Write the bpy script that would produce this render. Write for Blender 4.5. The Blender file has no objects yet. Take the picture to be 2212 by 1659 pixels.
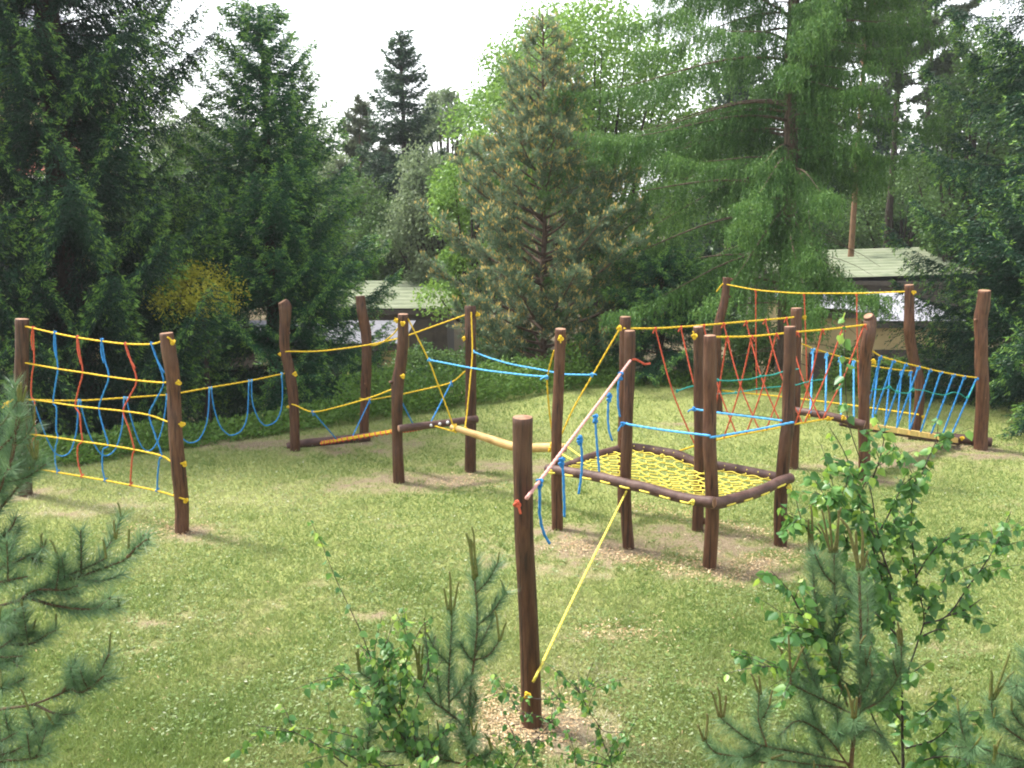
import bpy, math, random
import numpy as np

# ------------------------------------------------------------------ setup
scene = bpy.context.scene
COL = scene.collection
FPX, CU, CV = 2171.0, 1106.0, 829.5            # survey frame of the photograph (2212 x 1659)
CAMZ, PITCH = 3.9, math.radians(11)
cp, sp = math.cos(PITCH), math.sin(PITCH)
rng = np.random.default_rng(7)

def ray(u, v):
    x = (u - CU) / FPX; y = -(v - CV) / FPX
    return np.array([x, cp + y * sp, -sp + y * cp])
def at(u, v, Y):
    d = ray(u, v); t = Y / d[1]
    return np.array([d[0] * t, Y, CAMZ + d[2] * t])
def gnd(u, v, z=0.0):
    d = ray(u, v); t = (z - CAMZ) / d[2]
    return np.array([d[0] * t, d[1] * t, z])

# ------------------------------------------------------------------ materials
def new_mat(name):
    m = bpy.data.materials.new(name); m.use_nodes = True
    nt = m.node_tree; b = nt.nodes['Principled BSDF']
    return m, nt, b
def N(nt, t, **kw):
    n = nt.nodes.new(t)
    for k, v in kw.items(): setattr(n, k, v)
    return n
def ramp(nt, stops):
    r = N(nt, 'ShaderNodeValToRGB'); e = r.color_ramp.elements
    while len(e) < len(stops): e.new(0.5)
    for i, (p, c) in enumerate(stops):
        e[i].position = p; e[i].color = (*c, 1)
    return r
def noise_mat(name, c1, c2, scale=8.0, rough=0.7, bump=0.0, stretch=(1, 1, 1), detail=6, spec=0.3, c3=None, coord='Object', bscale=None):
    m, nt, b = new_mat(name)
    tc = N(nt, 'ShaderNodeTexCoord'); mp = N(nt, 'ShaderNodeMapping'); mp.inputs['Scale'].default_value = stretch
    nt.links.new(tc.outputs[coord], mp.inputs['Vector'])
    no = N(nt, 'ShaderNodeTexNoise'); no.inputs['Scale'].default_value = scale; no.inputs['Detail'].default_value = detail
    no.inputs['Roughness'].default_value = 0.65
    nt.links.new(mp.outputs['Vector'], no.inputs['Vector'])
    st = [(0.3, c1), (0.7, c2)] if c3 is None else [(0.28, c1), (0.5, c2), (0.72, c3)]
    r = ramp(nt, st); nt.links.new(no.outputs['Fac'], r.inputs['Fac'])
    nt.links.new(r.outputs['Color'], b.inputs['Base Color'])
    b.inputs['Roughness'].default_value = rough; b.inputs['Specular IOR Level'].default_value = spec
    if bump:
        n2 = no
        if bscale:
            n2 = N(nt, 'ShaderNodeTexNoise'); n2.inputs['Scale'].default_value = bscale; n2.inputs['Detail'].default_value = 5
            nt.links.new(mp.outputs['Vector'], n2.inputs['Vector'])
        bp = N(nt, 'ShaderNodeBump'); bp.inputs['Strength'].default_value = bump; bp.inputs['Distance'].default_value = 0.02
        nt.links.new(n2.outputs['Fac'], bp.inputs['Height']); nt.links.new(bp.outputs['Normal'], b.inputs['Normal'])
    return m
def leaf_mat(name, stops, trans=0.3, rough=0.5, spec=0.25):
    m, nt, b = new_mat(name)
    a = N(nt, 'ShaderNodeAttribute'); a.attribute_name = 'tint'
    r = ramp(nt, stops); nt.links.new(a.outputs['Fac'], r.inputs['Fac'])
    nt.links.new(r.outputs['Color'], b.inputs['Base Color'])
    b.inputs['Roughness'].default_value = rough; b.inputs['Specular IOR Level'].default_value = spec
    if trans > 0:
        t = N(nt, 'ShaderNodeBsdfTranslucent'); mx = N(nt, 'ShaderNodeMixShader'); mx.inputs[0].default_value = trans
        hs = N(nt, 'ShaderNodeHueSaturation'); hs.inputs['Value'].default_value = 1.25; hs.inputs['Hue'].default_value = 0.485
        nt.links.new(r.outputs['Color'], hs.inputs['Color']); nt.links.new(hs.outputs['Color'], t.inputs['Color'])
        nt.links.new(b.outputs[0], mx.inputs[1]); nt.links.new(t.outputs[0], mx.inputs[2])
        nt.links.new(mx.outputs[0], nt.nodes['Material Output'].inputs['Surface'])
    return m

M = {}
def post_mat(name, c1, c2, c3):
    m = noise_mat(name, c1, c2, 5, 0.58, 0.45, (6, 6, 0.7), c3=c3, bscale=16); nt = m.node_tree; b = nt.nodes['Principled BSDF']
    src = b.inputs['Base Color'].links[0].from_socket
    tc = N(nt, 'ShaderNodeTexCoord'); mp = N(nt, 'ShaderNodeMapping'); mp.inputs['Scale'].default_value = (26, 26, .9); nt.links.new(tc.outputs['Object'], mp.inputs['Vector'])
    n1 = N(nt, 'ShaderNodeTexNoise'); n1.inputs['Scale'].default_value = 1.6; n1.inputs['Detail'].default_value = 3; nt.links.new(mp.outputs[0], n1.inputs['Vector'])
    r = ramp(nt, [(.36, (.30, .28, .26)), (.43, (1, 1, 1))]); nt.links.new(n1.outputs['Fac'], r.inputs['Fac'])
    mu = N(nt, 'ShaderNodeMix', data_type='RGBA', blend_type='MULTIPLY'); mu.inputs[0].default_value = 1; nt.links.new(src, mu.inputs[6]); nt.links.new(r.outputs[0], mu.inputs[7])
    oi = N(nt, 'ShaderNodeObjectInfo'); hs = N(nt, 'ShaderNodeHueSaturation'); mr = N(nt, 'ShaderNodeMapRange'); mr.inputs[3].default_value = .72; mr.inputs[4].default_value = 1.12; nt.links.new(oi.outputs['Random'], mr.inputs[0])
    nt.links.new(mr.outputs[0], hs.inputs['Value']); nt.links.new(mu.outputs[2], hs.inputs['Color'])
    n2 = N(nt, 'ShaderNodeTexNoise'); n2.inputs['Scale'].default_value = 1.7; n2.inputs['Detail'].default_value = 4; nt.links.new(tc.outputs['Object'], n2.inputs['Vector'])
    r2 = ramp(nt, [(.5, (0, 0, 0)), (.8, (.45, .45, .45))]); nt.links.new(n2.outputs['Fac'], r2.inputs['Fac'])
    mg = N(nt, 'ShaderNodeMix', data_type='RGBA'); nt.links.new(r2.outputs[0], mg.inputs[0]); nt.links.new(hs.outputs[0], mg.inputs[6]); mg.inputs[7].default_value = (.115, .078, .056, 1)
    nt.links.new(mg.outputs[2], b.inputs['Base Color']); return m
M['post'] = post_mat('stained_wood', (0.030, 0.0115, 0.006), (0.080, 0.032, 0.016), (0.135, 0.064, 0.034))
M['end'] = noise_mat('cut_wood', (0.16, 0.08, 0.045), (0.36, 0.21, 0.13), 14, 0.75, 0.2)
M['log'] = noise_mat('stained_log', (0.03, 0.015, 0.012), (0.075, 0.038, 0.03), 6, 0.6, 0.4, c3=(0.12, 0.07, 0.055), bscale=14)
M['beam'] = noise_mat('peeled_wood', (0.24, 0.14, 0.045), (0.43, 0.27, 0.10), 7, 0.6, 0.3, c3=(0.50, 0.34, 0.15))
M['plank'] = noise_mat('raw_plank', (0.50, 0.33, 0.10), (0.66, 0.48, 0.17), 9, 0.65, 0.15)
def rope_mat(name, c, k=0.72):
    return noise_mat(name, tuple(x * k * .85 for x in c), c, 22, 0.7, 0.4, spec=0.2, detail=8)
M['yellow'] = rope_mat('yellow_rope', (0.72, 0.47, 0.03))
M['blue'] = rope_mat('blue_rope', (0.035, 0.23, 0.55))
M['blue2'] = rope_mat('bright_blue_rope', (0.10, 0.40, 0.76))
M['red'] = rope_mat('red_rope', (0.55, 0.10, 0.05))
M['pink'] = rope_mat('faded_pink_rope', (0.66, 0.34, 0.30))
M['teal'] = rope_mat('teal_rope', (0.03, 0.30, 0.26))
M['lime'] = rope_mat('pale_yellow_rope', (0.80, 0.66, 0.11), .8)
M['metal'] = noise_mat('zinc_metal', (0.45, 0.45, 0.45), (0.6, 0.6, 0.6), 20, 0.4)
M['bark'] = noise_mat('spruce_bark', (0.014, 0.010, 0.008), (0.04, 0.029, 0.022), 5, 0.9, 0.6, (4, 4, 1), c3=(0.07, 0.055, 0.042))  # bark darkened so the shade on spruce trunks is in the colour
M['larchbark'] = noise_mat('larch_bark', (0.05, 0.035, 0.025), (0.12, 0.085, 0.06), 6, 0.9, 0.7, (4, 4, 1), c3=(0.20, 0.16, 0.125))
M['pinebark'] = noise_mat('pine_bark', (0.05, 0.032, 0.022), (0.10, 0.064, 0.042), 6, 0.85, 0.5, (3, 3, 1), c3=(0.15, 0.10, 0.07))
M['orangebark'] = noise_mat('orange_pine_bark', (0.10, 0.055, 0.03), (0.20, 0.115, 0.06), 4, 0.85, 0.4, (3, 3, 1))
M['birchtwig'] = noise_mat('birch_twig_bark', (0.015, 0.010, 0.009), (0.05, 0.035, 0.03), 20, 0.6, 0.2)
M['pinetwig'] = noise_mat('pine_twig_bark', (0.06, 0.035, 0.02), (0.14, 0.085, 0.045), 30, 0.8, 0.3)
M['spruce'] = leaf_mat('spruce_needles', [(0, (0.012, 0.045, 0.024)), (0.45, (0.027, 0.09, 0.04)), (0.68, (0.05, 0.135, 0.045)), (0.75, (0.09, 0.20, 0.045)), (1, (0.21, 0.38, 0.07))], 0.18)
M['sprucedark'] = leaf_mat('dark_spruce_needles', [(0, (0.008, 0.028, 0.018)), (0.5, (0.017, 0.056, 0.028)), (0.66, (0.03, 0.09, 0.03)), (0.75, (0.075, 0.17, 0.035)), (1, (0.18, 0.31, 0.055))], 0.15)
M['farspruce'] = leaf_mat('far_spruce_needles', [(0, (0.016, 0.04, 0.026)), (0.6, (0.03, 0.07, 0.034)), (1, (0.08, 0.14, 0.05))], 0.25)
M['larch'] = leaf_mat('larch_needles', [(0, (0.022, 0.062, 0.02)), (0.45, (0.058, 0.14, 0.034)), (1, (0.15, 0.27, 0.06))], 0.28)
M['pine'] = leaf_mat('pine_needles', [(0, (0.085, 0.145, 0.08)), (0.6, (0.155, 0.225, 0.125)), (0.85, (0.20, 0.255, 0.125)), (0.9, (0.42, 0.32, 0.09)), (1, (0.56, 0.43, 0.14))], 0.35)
M['farpine'] = leaf_mat('far_pine_needles', [(0, (0.05, 0.075, 0.045)), (0.6, (0.09, 0.115, 0.06)), (1, (0.16, 0.14, 0.075))], 0.25)
M['maple'] = leaf_mat('maple_leaves', [(0, (0.05, 0.12, 0.022)), (0.5, (0.105, 0.215, 0.04)), (1, (0.19, 0.32, 0.06))], 0.42, 0.45)
M['palebirch'] = leaf_mat('pale_birch_leaves', [(0, (0.08, 0.125, 0.06)), (0.5, (0.125, 0.18, 0.085)), (1, (0.18, 0.235, 0.115))], 0.4)
M['deep'] = leaf_mat('broad_leaves', [(0, (0.03, 0.075, 0.022)), (0.5, (0.055, 0.12, 0.032)), (1, (0.11, 0.19, 0.05))], 0.35)
M['gold'] = leaf_mat('golden_leaves', [(0, (0.19, 0.21, 0.025)), (0.5, (0.34, 0.34, 0.035)), (1, (0.48, 0.45, 0.06))], 0.35)
M['weed'] = leaf_mat('weed_leaves', [(0, (0.045, 0.11, 0.02)), (0.5, (0.10, 0.20, 0.035)), (0.93, (0.15, 0.25, 0.05)), (1, (0.3, 0.32, 0.12))], 0.35)
M['grass'] = leaf_mat('grass_blades', [(0, (0.11, 0.185, 0.042)), (0.35, (0.18, 0.25, 0.07)), (0.65, (0.265, 0.30, 0.115)), (0.9, (0.37, 0.36, 0.19)), (1, (0.52, 0.49, 0.34))], 0.3, 0.5, 0.3)
M['clover'] = leaf_mat('clover_leaves', [(0, (0.08, 0.15, 0.03)), (0.6, (0.16, 0.235, 0.075)), (1, (0.5, 0.5, 0.4))], 0.25, 0.5, 0.3)
M['chips'] = leaf_mat('wood_chip', [(0, (0.28, 0.17, 0.085)), (0.6, (0.44, 0.31, 0.17)), (1, (0.60, 0.48, 0.30))], 0.0, 0.8)
M['nearpine'] = leaf_mat('near_pine_needles', [(0, (0.05, 0.12, 0.056)), (0.6, (0.11, 0.205, 0.096)), (1, (0.20, 0.30, 0.14))], 0.2, 0.4, 0.45)
M['candle'] = noise_mat('pine_candle', (0.05, 0.07, 0.012), (0.10, 0.115, 0.025), 60, 0.6, 0.5, c3=(0.15, 0.13, 0.045))
M['candle2'] = noise_mat('brown_pine_candle', (0.05, 0.055, 0.012), (0.095, 0.09, 0.024), 60, 0.6, 0.5, c3=(0.15, 0.12, 0.05))
M['birch'] = leaf_mat('birch_leaves', [(0, (0.03, 0.10, 0.026)), (0.5, (0.06, 0.165, 0.04)), (0.85, (0.12, 0.25, 0.05)), (1, (0.24, 0.37, 0.055))], 0.38, 0.42, 0.4)
M['wall'] = noise_mat('cream_render', (0.50, 0.39, 0.22), (0.62, 0.50, 0.30), 1.5, 0.9)
M['tan'] = noise_mat('tan_render', (0.42, 0.33, 0.17), (0.52, 0.42, 0.23), 1.2, 0.9)
M['greywall'] = noise_mat('grey_slate', (0.24, 0.24, 0.29), (0.33, 0.33, 0.38), 3, 0.8)
M['redtile'] = noise_mat('red_tiles', (0.26, 0.07, 0.05), (0.40, 0.13, 0.09), 7, 0.8, 0.3)
M['white'] = noise_mat('white_paint', (0.72, 0.72, 0.70), (0.8, 0.8, 0.78), 3, 0.6)
M['felt'] = noise_mat('pale_roof_felt', (0.11, 0.11, 0.125), (0.15, 0.15, 0.17), 2, 0.85)
M['feltbright'] = noise_mat('white_roof_sheet', (0.22, 0.22, 0.25), (0.30, 0.30, 0.335), 2, 0.8)
M['sheet'] = noise_mat('corrugated_sheet', (0.13, 0.155, 0.10), (0.19, 0.215, 0.135), 1.2, 0.8, c3=(0.24, 0.255, 0.18))
M['dark_trim_shade'] = noise_mat('dark_eave_wall_shade', (0.05, 0.045, 0.04), (0.10, 0.085, 0.07), 3, 0.8)  # dark trim and doors; on garage walls it is shade painted in
M['glass'] = noise_mat('dark_window_glass', (0.05, 0.06, 0.07), (0.09, 0.10, 0.11), 2, 0.15)

# ------------------------------------------------------------------ mesh builders
class MB:
    """collects verts and faces (tris/quads/ngons) with a material index"""
    def __init__(s): s.v = []; s.f = []; s.mi = []; s.n = 0
    def add(s, verts, faces, mi=0):
        verts = np.asarray(verts, float)
        s.v.append(verts)
        for f in faces: s.f.append([i + s.n for i in f]); s.mi.append(mi)
        s.n += len(verts)
    def tube(s, pts, r, sides=6, caps=True, mi=0, capmi=None, wob=None):
        pts = np.asarray(pts, float); n = len(pts)
        r = np.full(n, r) if np.isscalar(r) else np.asarray(r, float)
        T = np.gradient(pts, axis=0); T /= np.linalg.norm(T, axis=1)[:, None] + 1e-12
        ref = np.array([0, 0, 1.0]) if abs(T[0][2]) < 0.9 else np.array([1.0, 0, 0])
        a = np.cross(T[0], ref); a /= np.linalg.norm(a)
        ang = np.linspace(0, 2 * math.pi, sides, endpoint=False)
        V = np.empty((n, sides, 3))
        for i in range(n):
            a = a - T[i] * a.dot(T[i]); a /= np.linalg.norm(a) + 1e-12
            b = np.cross(T[i], a)
            rr = r[i] if wob is None else r[i] * wob[i][:, None]
            V[i] = pts[i] + rr * (np.cos(ang)[:, None] * a + np.sin(ang)[:, None] * b)
        F = []
        for i in range(n - 1):
            for j in range(sides):
                k = (j + 1) % sides
                F.append((i * sides + j, i * sides + k, (i + 1) * sides + k, (i + 1) * sides + j))
        s.add(V.reshape(-1, 3), F, mi)
        if caps:
            base = s.n - n * sides
            cm = mi if capmi is None else capmi
            s.f.append([base + j for j in range(sides)][::-1]); s.mi.append(cm)
            s.f.append([base + (n - 1) * sides + j for j in range(sides)]); s.mi.append(cm)
    def box(s, p0, p1, mi=0):
        x0, y0, z0 = p0; x1, y1, z1 = p1
        s.add([(x0, y0, z0), (x1, y0, z0), (x1, y1, z0), (x0, y1, z0), (x0, y0, z1), (x1, y0, z1), (x1, y1, z1), (x0, y1, z1)],
              [(0, 3, 2, 1), (4, 5, 6, 7), (0, 1, 5, 4), (1, 2, 6, 5), (2, 3, 7, 6), (3, 0, 4, 7)], mi)
    def build(s, name, mats, parent=None, loc=None, smooth=True):
        V = np.concatenate(s.v) if s.v else np.zeros((0, 3))
        off = np.array(parent['_w']) if parent is not None else (np.array(loc, float) if loc is not None else np.zeros(3))
        me = bpy.data.meshes.new(name); me.from_pydata((V - off).tolist(), [], s.f)
        mats = mats if isinstance(mats, (list, tuple)) else [mats]
        for m in mats: me.materials.append(m)
        me.polygons.foreach_set('material_index', s.mi)
        if smooth: me.polygons.foreach_set('use_smooth', [True] * len(s.f))
        me.update()
        return link(name, me, parent, None if parent is not None else off)

def link(name, me, parent=None, loc=None):
    o = bpy.data.objects.new(name, me); COL.objects.link(o)
    if parent is not None:
        o.parent = parent; o['_w'] = list(parent['_w'])
    elif loc is not None:
        o.location = tuple(loc); o['_w'] = [float(x) for x in loc]
    else: o['_w'] = [0.0, 0.0, 0.0]
    return o
def tag(o, label=None, cat=None, group=None, kind=None):
    if label: o['label'] = label
    if cat: o['category'] = cat
    if group: o['group'] = group
    if kind: o['kind'] = kind
    return o
def thing(name, loc, label, cat, group=None):
    o = bpy.data.objects.new(name, None); COL.objects.link(o); o.location = tuple(loc); o['_w'] = [float(x) for x in loc]
    o.empty_display_size = 0.2
    return tag(o, label, cat, group)

def fast_mesh(name, V, Fc, tint, mat, parent=None, smooth=False):
    """V (n,3), Fc (m,k), tint (n,)"""
    off = np.array(parent['_w']) if parent is not None else np.zeros(3)
    V = np.ascontiguousarray(V - off, dtype=np.float32); Fc = np.ascontiguousarray(Fc, dtype=np.int32)
    m, k = Fc.shape
    me = bpy.data.meshes.new(name)
    me.vertices.add(len(V)); me.vertices.foreach_set('co', V.ravel())
    me.loops.add(m * k); me.loops.foreach_set('vertex_index', Fc.ravel())
    me.polygons.add(m); me.polygons.foreach_set('loop_start', np.arange(0, m * k, k, dtype=np.int32))
    try: me.polygons.foreach_set('loop_total', np.full(m, k, dtype=np.int32))
    except Exception: pass
    me.materials.append(mat)
    me.update(calc_edges=True)
    at_ = me.attributes.new('tint', 'FLOAT', 'POINT'); at_.data.foreach_set('value', np.asarray(tint, dtype=np.float32))
    if smooth: me.polygons.foreach_set('use_smooth', np.ones(m, dtype=bool))
    return link(name, me, parent)

def unit(a): return a / (np.linalg.norm(a, axis=-1, keepdims=True) + 1e-9)
class Leaves:
    """many small leaf faces: diamonds (4 verts) given by base, direction, side, length, width"""
    def __init__(s): s.P = []; s.D = []; s.S = []; s.L = []; s.W = []; s.T = []
    def add(s, P, D, L, W, T, S=None):
        n = len(P)
        D = unit(np.asarray(D, float))
        if S is None: S = np.cross(D, rng.normal(size=(n, 3)))
        S = unit(S)
        f = lambda a: np.full(n, a) if np.isscalar(a) else np.asarray(a, float)
        s.P.append(P); s.D.append(D); s.S.append(S); s.L.append(f(L)); s.W.append(f(W)); s.T.append(f(T))
    def cat(s): return [np.concatenate(a) for a in (s.P, s.D, s.S, s.L, s.W, s.T)]
    def build(s, name, mat, parent, shape='diamond'):
        P, D, S, L, W, T = s.cat(); n = len(P); L = L[:, None]; W = W[:, None]
        if shape == 'needle':
            V = np.stack([P - S * W / 2, P + S * W / 2, P + D * L], 1).reshape(-1, 3)
            Fc = np.arange(3 * n).reshape(n, 3); t = np.repeat(T, 3)
        elif shape == 'birch':
            Nn = np.cross(D, S)
            V = np.stack([P, P + D * L * .22 + S * W * .42 + Nn * W * .10, P + D * L * .5 + S * W * .40 + Nn * W * .12, P + D * L - Nn * L * .08,
                          P + D * L * .5 - S * W * .40 + Nn * W * .12, P + D * L * .22 - S * W * .42 + Nn * W * .10], 1).reshape(-1, 3)
            b = np.arange(n)[:, None] * 6
            Fc = np.concatenate([b + np.array([0, 1, 2, 3]), b + np.array([0, 3, 4, 5])]); t = np.repeat(T, 6)
        else:
            V = np.stack([P, P + D * L * .4 + S * W / 2, P + D * L, P + D * L * .4 - S * W / 2], 1).reshape(-1, 3)
            Fc = np.arange(4 * n).reshape(n, 4); t = np.repeat(T, 4)
        return fast_mesh(name, V, Fc, np.clip(t, 0, 1), mat, parent)

def catmull(pts, per=6):
    P = np.asarray(pts, float)
    if len(P) < 3:
        t = np.linspace(0, 1, per + 1)[:, None]; return P[0] * (1 - t) + P[-1] * t
    Q = np.vstack([2 * P[0] - P[1], P, 2 * P[-1] - P[-2]]); out = []
    for i in range(1, len(Q) - 2):
        for t in np.linspace(0, 1, per, endpoint=False):
            a, b, c, d = Q[i - 1], Q[i], Q[i + 1], Q[i + 2]
            out.append(0.5 * (2 * b + (c - a) * t + (2 * a - 5 * b + 4 * c - d) * t * t + (3 * b - a - 3 * c + d) * t ** 3))
    out.append(P[-1]); return np.array(out)

# value noise
_ng = np.random.default_rng(99).random((256, 256))
def vnoise(x, y, s):
    x = np.asarray(x) * s; y = np.asarray(y) * s
    xi = np.floor(x).astype(int); yi = np.floor(y).astype(int); fx = x - xi; fy = y - yi
    fx = fx * fx * (3 - 2 * fx); fy = fy * fy * (3 - 2 * fy)
    g = lambda a, b: _ng[a % 256, b % 256]
    return (g(xi, yi) * (1 - fx) + g(xi + 1, yi) * fx) * (1 - fy) + (g(xi, yi + 1) * (1 - fx) + g(xi + 1, yi + 1) * fx) * fy
def fbm(x, y, s): return (vnoise(x, y, s) + .5 * vnoise(x + 7.3, y + 1.7, 2 * s) + .25 * vnoise(x + 3.1, y + 9.2, 4 * s)) / 1.75

# ------------------------------------------------------------------ posts data: (u, v, width) from top to foot
POST = {
 'L': (12.55, [(47.5, 689, 29), (48, 757, 27.5), (46, 806, 30), (47.5, 860, 28), (50, 960, 28), (55, 1068, 29)]),
 'M': (11.08, [(360, 719, 29), (365, 757, 32), (372.5, 807, 30), (375, 857, 28), (377.5, 907, 30), (382.5, 969, 30), (388, 1031, 31), (391.6, 1093, 30), (393.5, 1150, 29)]),
 'N': (14.73, [(610, 651, 21), (616, 664, 28), (615.5, 697, 23), (614.3, 722, 22), (615, 754, 22), (624, 797, 23), (632, 847, 23), (635.5, 897, 21), (637, 947, 21), (637.5, 976, 21)]),
 'O': (15.50, [(778, 639, 20), (782, 672, 22), (790, 717, 23), (792, 747, 21), (792, 797, 21), (790, 827, 23), (789, 859, 21), (787, 897, 20), (786, 948, 20)]),
 'P': (13.05, [(871, 678, 23), (870.5, 734, 23.5), (866, 784, 25), (859, 827, 28), (858, 872, 24.5), (858, 947, 23), (859.5, 986, 24), (862, 1044, 26)]),
 'Q': (13.63, [(1016, 661, 25), (1016.5, 720, 24), (1017, 797, 24), (1017, 897, 24.5), (1016.5, 960, 24), (1016, 1019, 25)]),
 'A': (11.16, [(1211, 710, 24), (1209.5, 757, 24), (1207, 832, 23.5), (1203.5, 907, 24), (1202, 957, 22.5), (1202, 1031, 23), (1204, 1145, 24)]),
 'B': (11.84, [(1351, 684, 24), (1350, 757, 24), (1349, 832, 23), (1346, 950, 23), (1345, 1105, 23)]),
 'C': (10.57, [(1360.5, 714, 24), (1360, 807, 24), (1357, 869, 22), (1355, 920, 22.5), (1353, 969, 25), (1351, 1031, 24), (1353, 1120, 24), (1357.5, 1183, 25)]),
 'D': (11.17, [(1508, 705, 22), (1510, 782, 22), (1510, 860, 22), (1511, 957, 23), (1509, 1060, 24), (1507, 1142, 25)]),
 'E': (9.95, [(1533, 724, 27), (1533.5, 807, 29), (1534, 880, 28), (1532, 957, 29), (1536, 1031, 28), (1539, 1120, 29), (1533, 1227, 29)]),
 'F': (10.65, [(1706, 705, 25), (1705.5, 770, 26), (1704, 844, 27), (1702, 908, 28), (1693, 972, 27), (1686.5, 1091, 28), (1686.5, 1177, 28)]),
 'G': (13.83, [(1720, 665, 24), (1719, 720, 23), (1718, 800, 23), (1716, 900, 23), (1712, 1010, 23)]),
 'H': (13.24, [(1876, 682, 20), (1880.5, 694, 28), (1875.6, 724, 28), (1870, 757, 27), (1869, 801, 25), (1867, 873, 23), (1866.5, 920, 25), (1867.5, 970, 25), (1867, 1034, 25)]),
 'I': (15.59, [(1963.6, 615, 20), (1964, 659, 20.5), (1963, 702.5, 23), (1966.4, 735, 23), (1975, 779, 23), (1984, 812, 22), (1986, 840, 21), (1984.5, 883, 21), (1978, 920, 20), (1976, 945, 23)]),
 'J': (14.92, [(2126, 627, 26), (2124, 659, 28), (2119.5, 692, 29), (2118.5, 735, 26), (2119.5, 790, 28), (2122, 834, 27), (2122, 883, 28), (2118.6, 939, 29), (2117.6, 966, 29)]),
 'K': (17.45, [(1570, 599, 17), (1568, 623, 16), (1564, 654.5, 18), (1555.5, 686, 20), (1549, 718, 19), (1549, 781, 18), (1550, 840, 18), (1552, 890, 19)]),
 'R': (6.83, [(1129, 900.5, 45), (1129, 986, 43), (1131, 1067, 43), (1132, 1148, 42), (1138, 1260, 42), (1143, 1357, 42), (1146, 1442, 43), (1148, 1517, 44), (1149, 1570, 44)]),
}
STUB = {'M': [(1031, 1, .02)], 'N': [(722, 1, .022), (800, 1, .014)], 'O': [(672, -1, .016), (720, 1, .02), (829, 0, .018)], 'P': [(828, -1, .03)], 'D': [(1127, 1, .05)],
        'H': [(920, -1, .035), (850, 1, .02)], 'I': [(838, 1, .02)], 'J': [(694, -1, .03), (860, 0, .015)], 'K': [(606, 1, .04), (643, 1, .035), (760, 1, .025), (690, -.2, .015)],
        'C': [(950, -1, .012)], 'F': [(1000, 1, .01)], 'L': [(806, -1, .012)]}
PLAB = {
 'L': 'straight brown post at the far left end of the rope net, half behind pine needles',
 'M': 'leaning brown post right of the rope net with yellow knots down its side',
 'N': 'wavy brown post with a swollen top where the blue rope loops end',
 'O': 'crooked brown post with a kinked top behind the ground log, nearest the dark spruce',
 'P': 'bulging brown post carrying the front end of the cross log beside the peeled beam',
 'Q': 'straight brown post at the back end of the cross log, yellow rope down its front',
 'A': 'brown post at the left corner of the net platform with a yellow top knot',
 'B': 'brown post at the far back corner of the net platform starting the red rope bridge',
 'C': 'brown post midway along the front log of the net platform holding the pink rope',
 'D': 'brown post midway along the back log of the net platform with a yellow side knot',
 'E': 'thick brown post at the front corner of the net platform nearest the viewer',
 'F': 'dark brown post at the right corner of the net platform',
 'G': 'brown post at the far end of the red rope bridge behind the platform corner',
 'H': 'knobbly brown post with a swollen top between the red rope and plank bridges',
 'I': 'bent brown post at the far end of the plank bridge holding the long hand rope',
 'J': 'thick brown post at the right end of the plank bridge, rightmost of all posts',
 'K': 'thin leaning brown post with branch stubs far back below the larch',
 'R': 'large dark brown post with pale cut top standing alone in the foreground',
}
PY = {k: v[0] for k, v in POST.items()}
BASE = {}
def log_mesh(mb, pts, rad, sides=16, per=6, seed=0, rough=.05):
    c = catmull(pts, per); n = len(c)
    r = np.interp(np.linspace(0, 1, n), np.linspace(0, 1, len(rad)), rad)
    lr = np.random.default_rng(seed)
    w = 1 + rough * np.cumsum(lr.normal(size=(n, sides)), 0) / math.sqrt(n) * .6 + lr.normal(size=(n, sides)) * rough * .15
    # bevelled ends
    c = np.vstack([c[0], c[0] + (c[1] - c[0]) * .08, c[1:-1], c[-1] + (c[-2] - c[-1]) * .08, c[-1]])
    r = np.concatenate([[r[0] * .93], [r[0]], r[1:-1], [r[-1]], [r[-1] * .93]])
    w = np.vstack([w[0], w[0], w[1:-1], w[-1], w[-1]])
    w = (w + np.roll(w, 1, 1) + np.roll(w, -1, 1)) / 3
    mb.tube(c, r, sides, True, 0, 1, w)
for i, (k, (Y, pts)) in enumerate(POST.items()):
    P3, R3 = [], []
    pr = np.random.default_rng(50 + i)
    for (u, v, w) in pts:
        p = at(u, v, Y); p[1] += pr.normal() * .012
        P3.append(p); R3.append(w / 2 / FPX * math.hypot(Y, CAMZ - p[2]) / 1.0)
    BASE[k] = np.array([P3[-1][0], Y, 0.0])
    P3[-1][2] = 0.0
    foot = P3[-1].copy(); foot[2] = -0.35; P3.append(foot); R3.append(R3[-1])
    mb = MB(); log_mesh(mb, P3, R3, 18, 6, i + 3)
    for (v, side, s) in STUB.get(k, []):
        vs = [q[1] for q in pts]; us = [q[0] for q in pts]; ws = [q[2] for q in pts]
        u = np.interp(v, vs, us); w = np.interp(v, vs, ws); c = at(u, v, Y); rr = w / 2 / FPX * Y
        d = np.array([side, -.35 if side else -1, .25]); d /= np.linalg.norm(d)
        mb.tube([c + d * rr * .6, c + d * (rr + s * .35), c + d * (rr + s)], [s * .9, s * .75, s * .5], 9, True, 0, 1)
    o = mb.build('wooden_post', [M['post'], M['end']], None, BASE[k])
    tag(o, PLAB[k], 'post', 'posts of the rope course')

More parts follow.
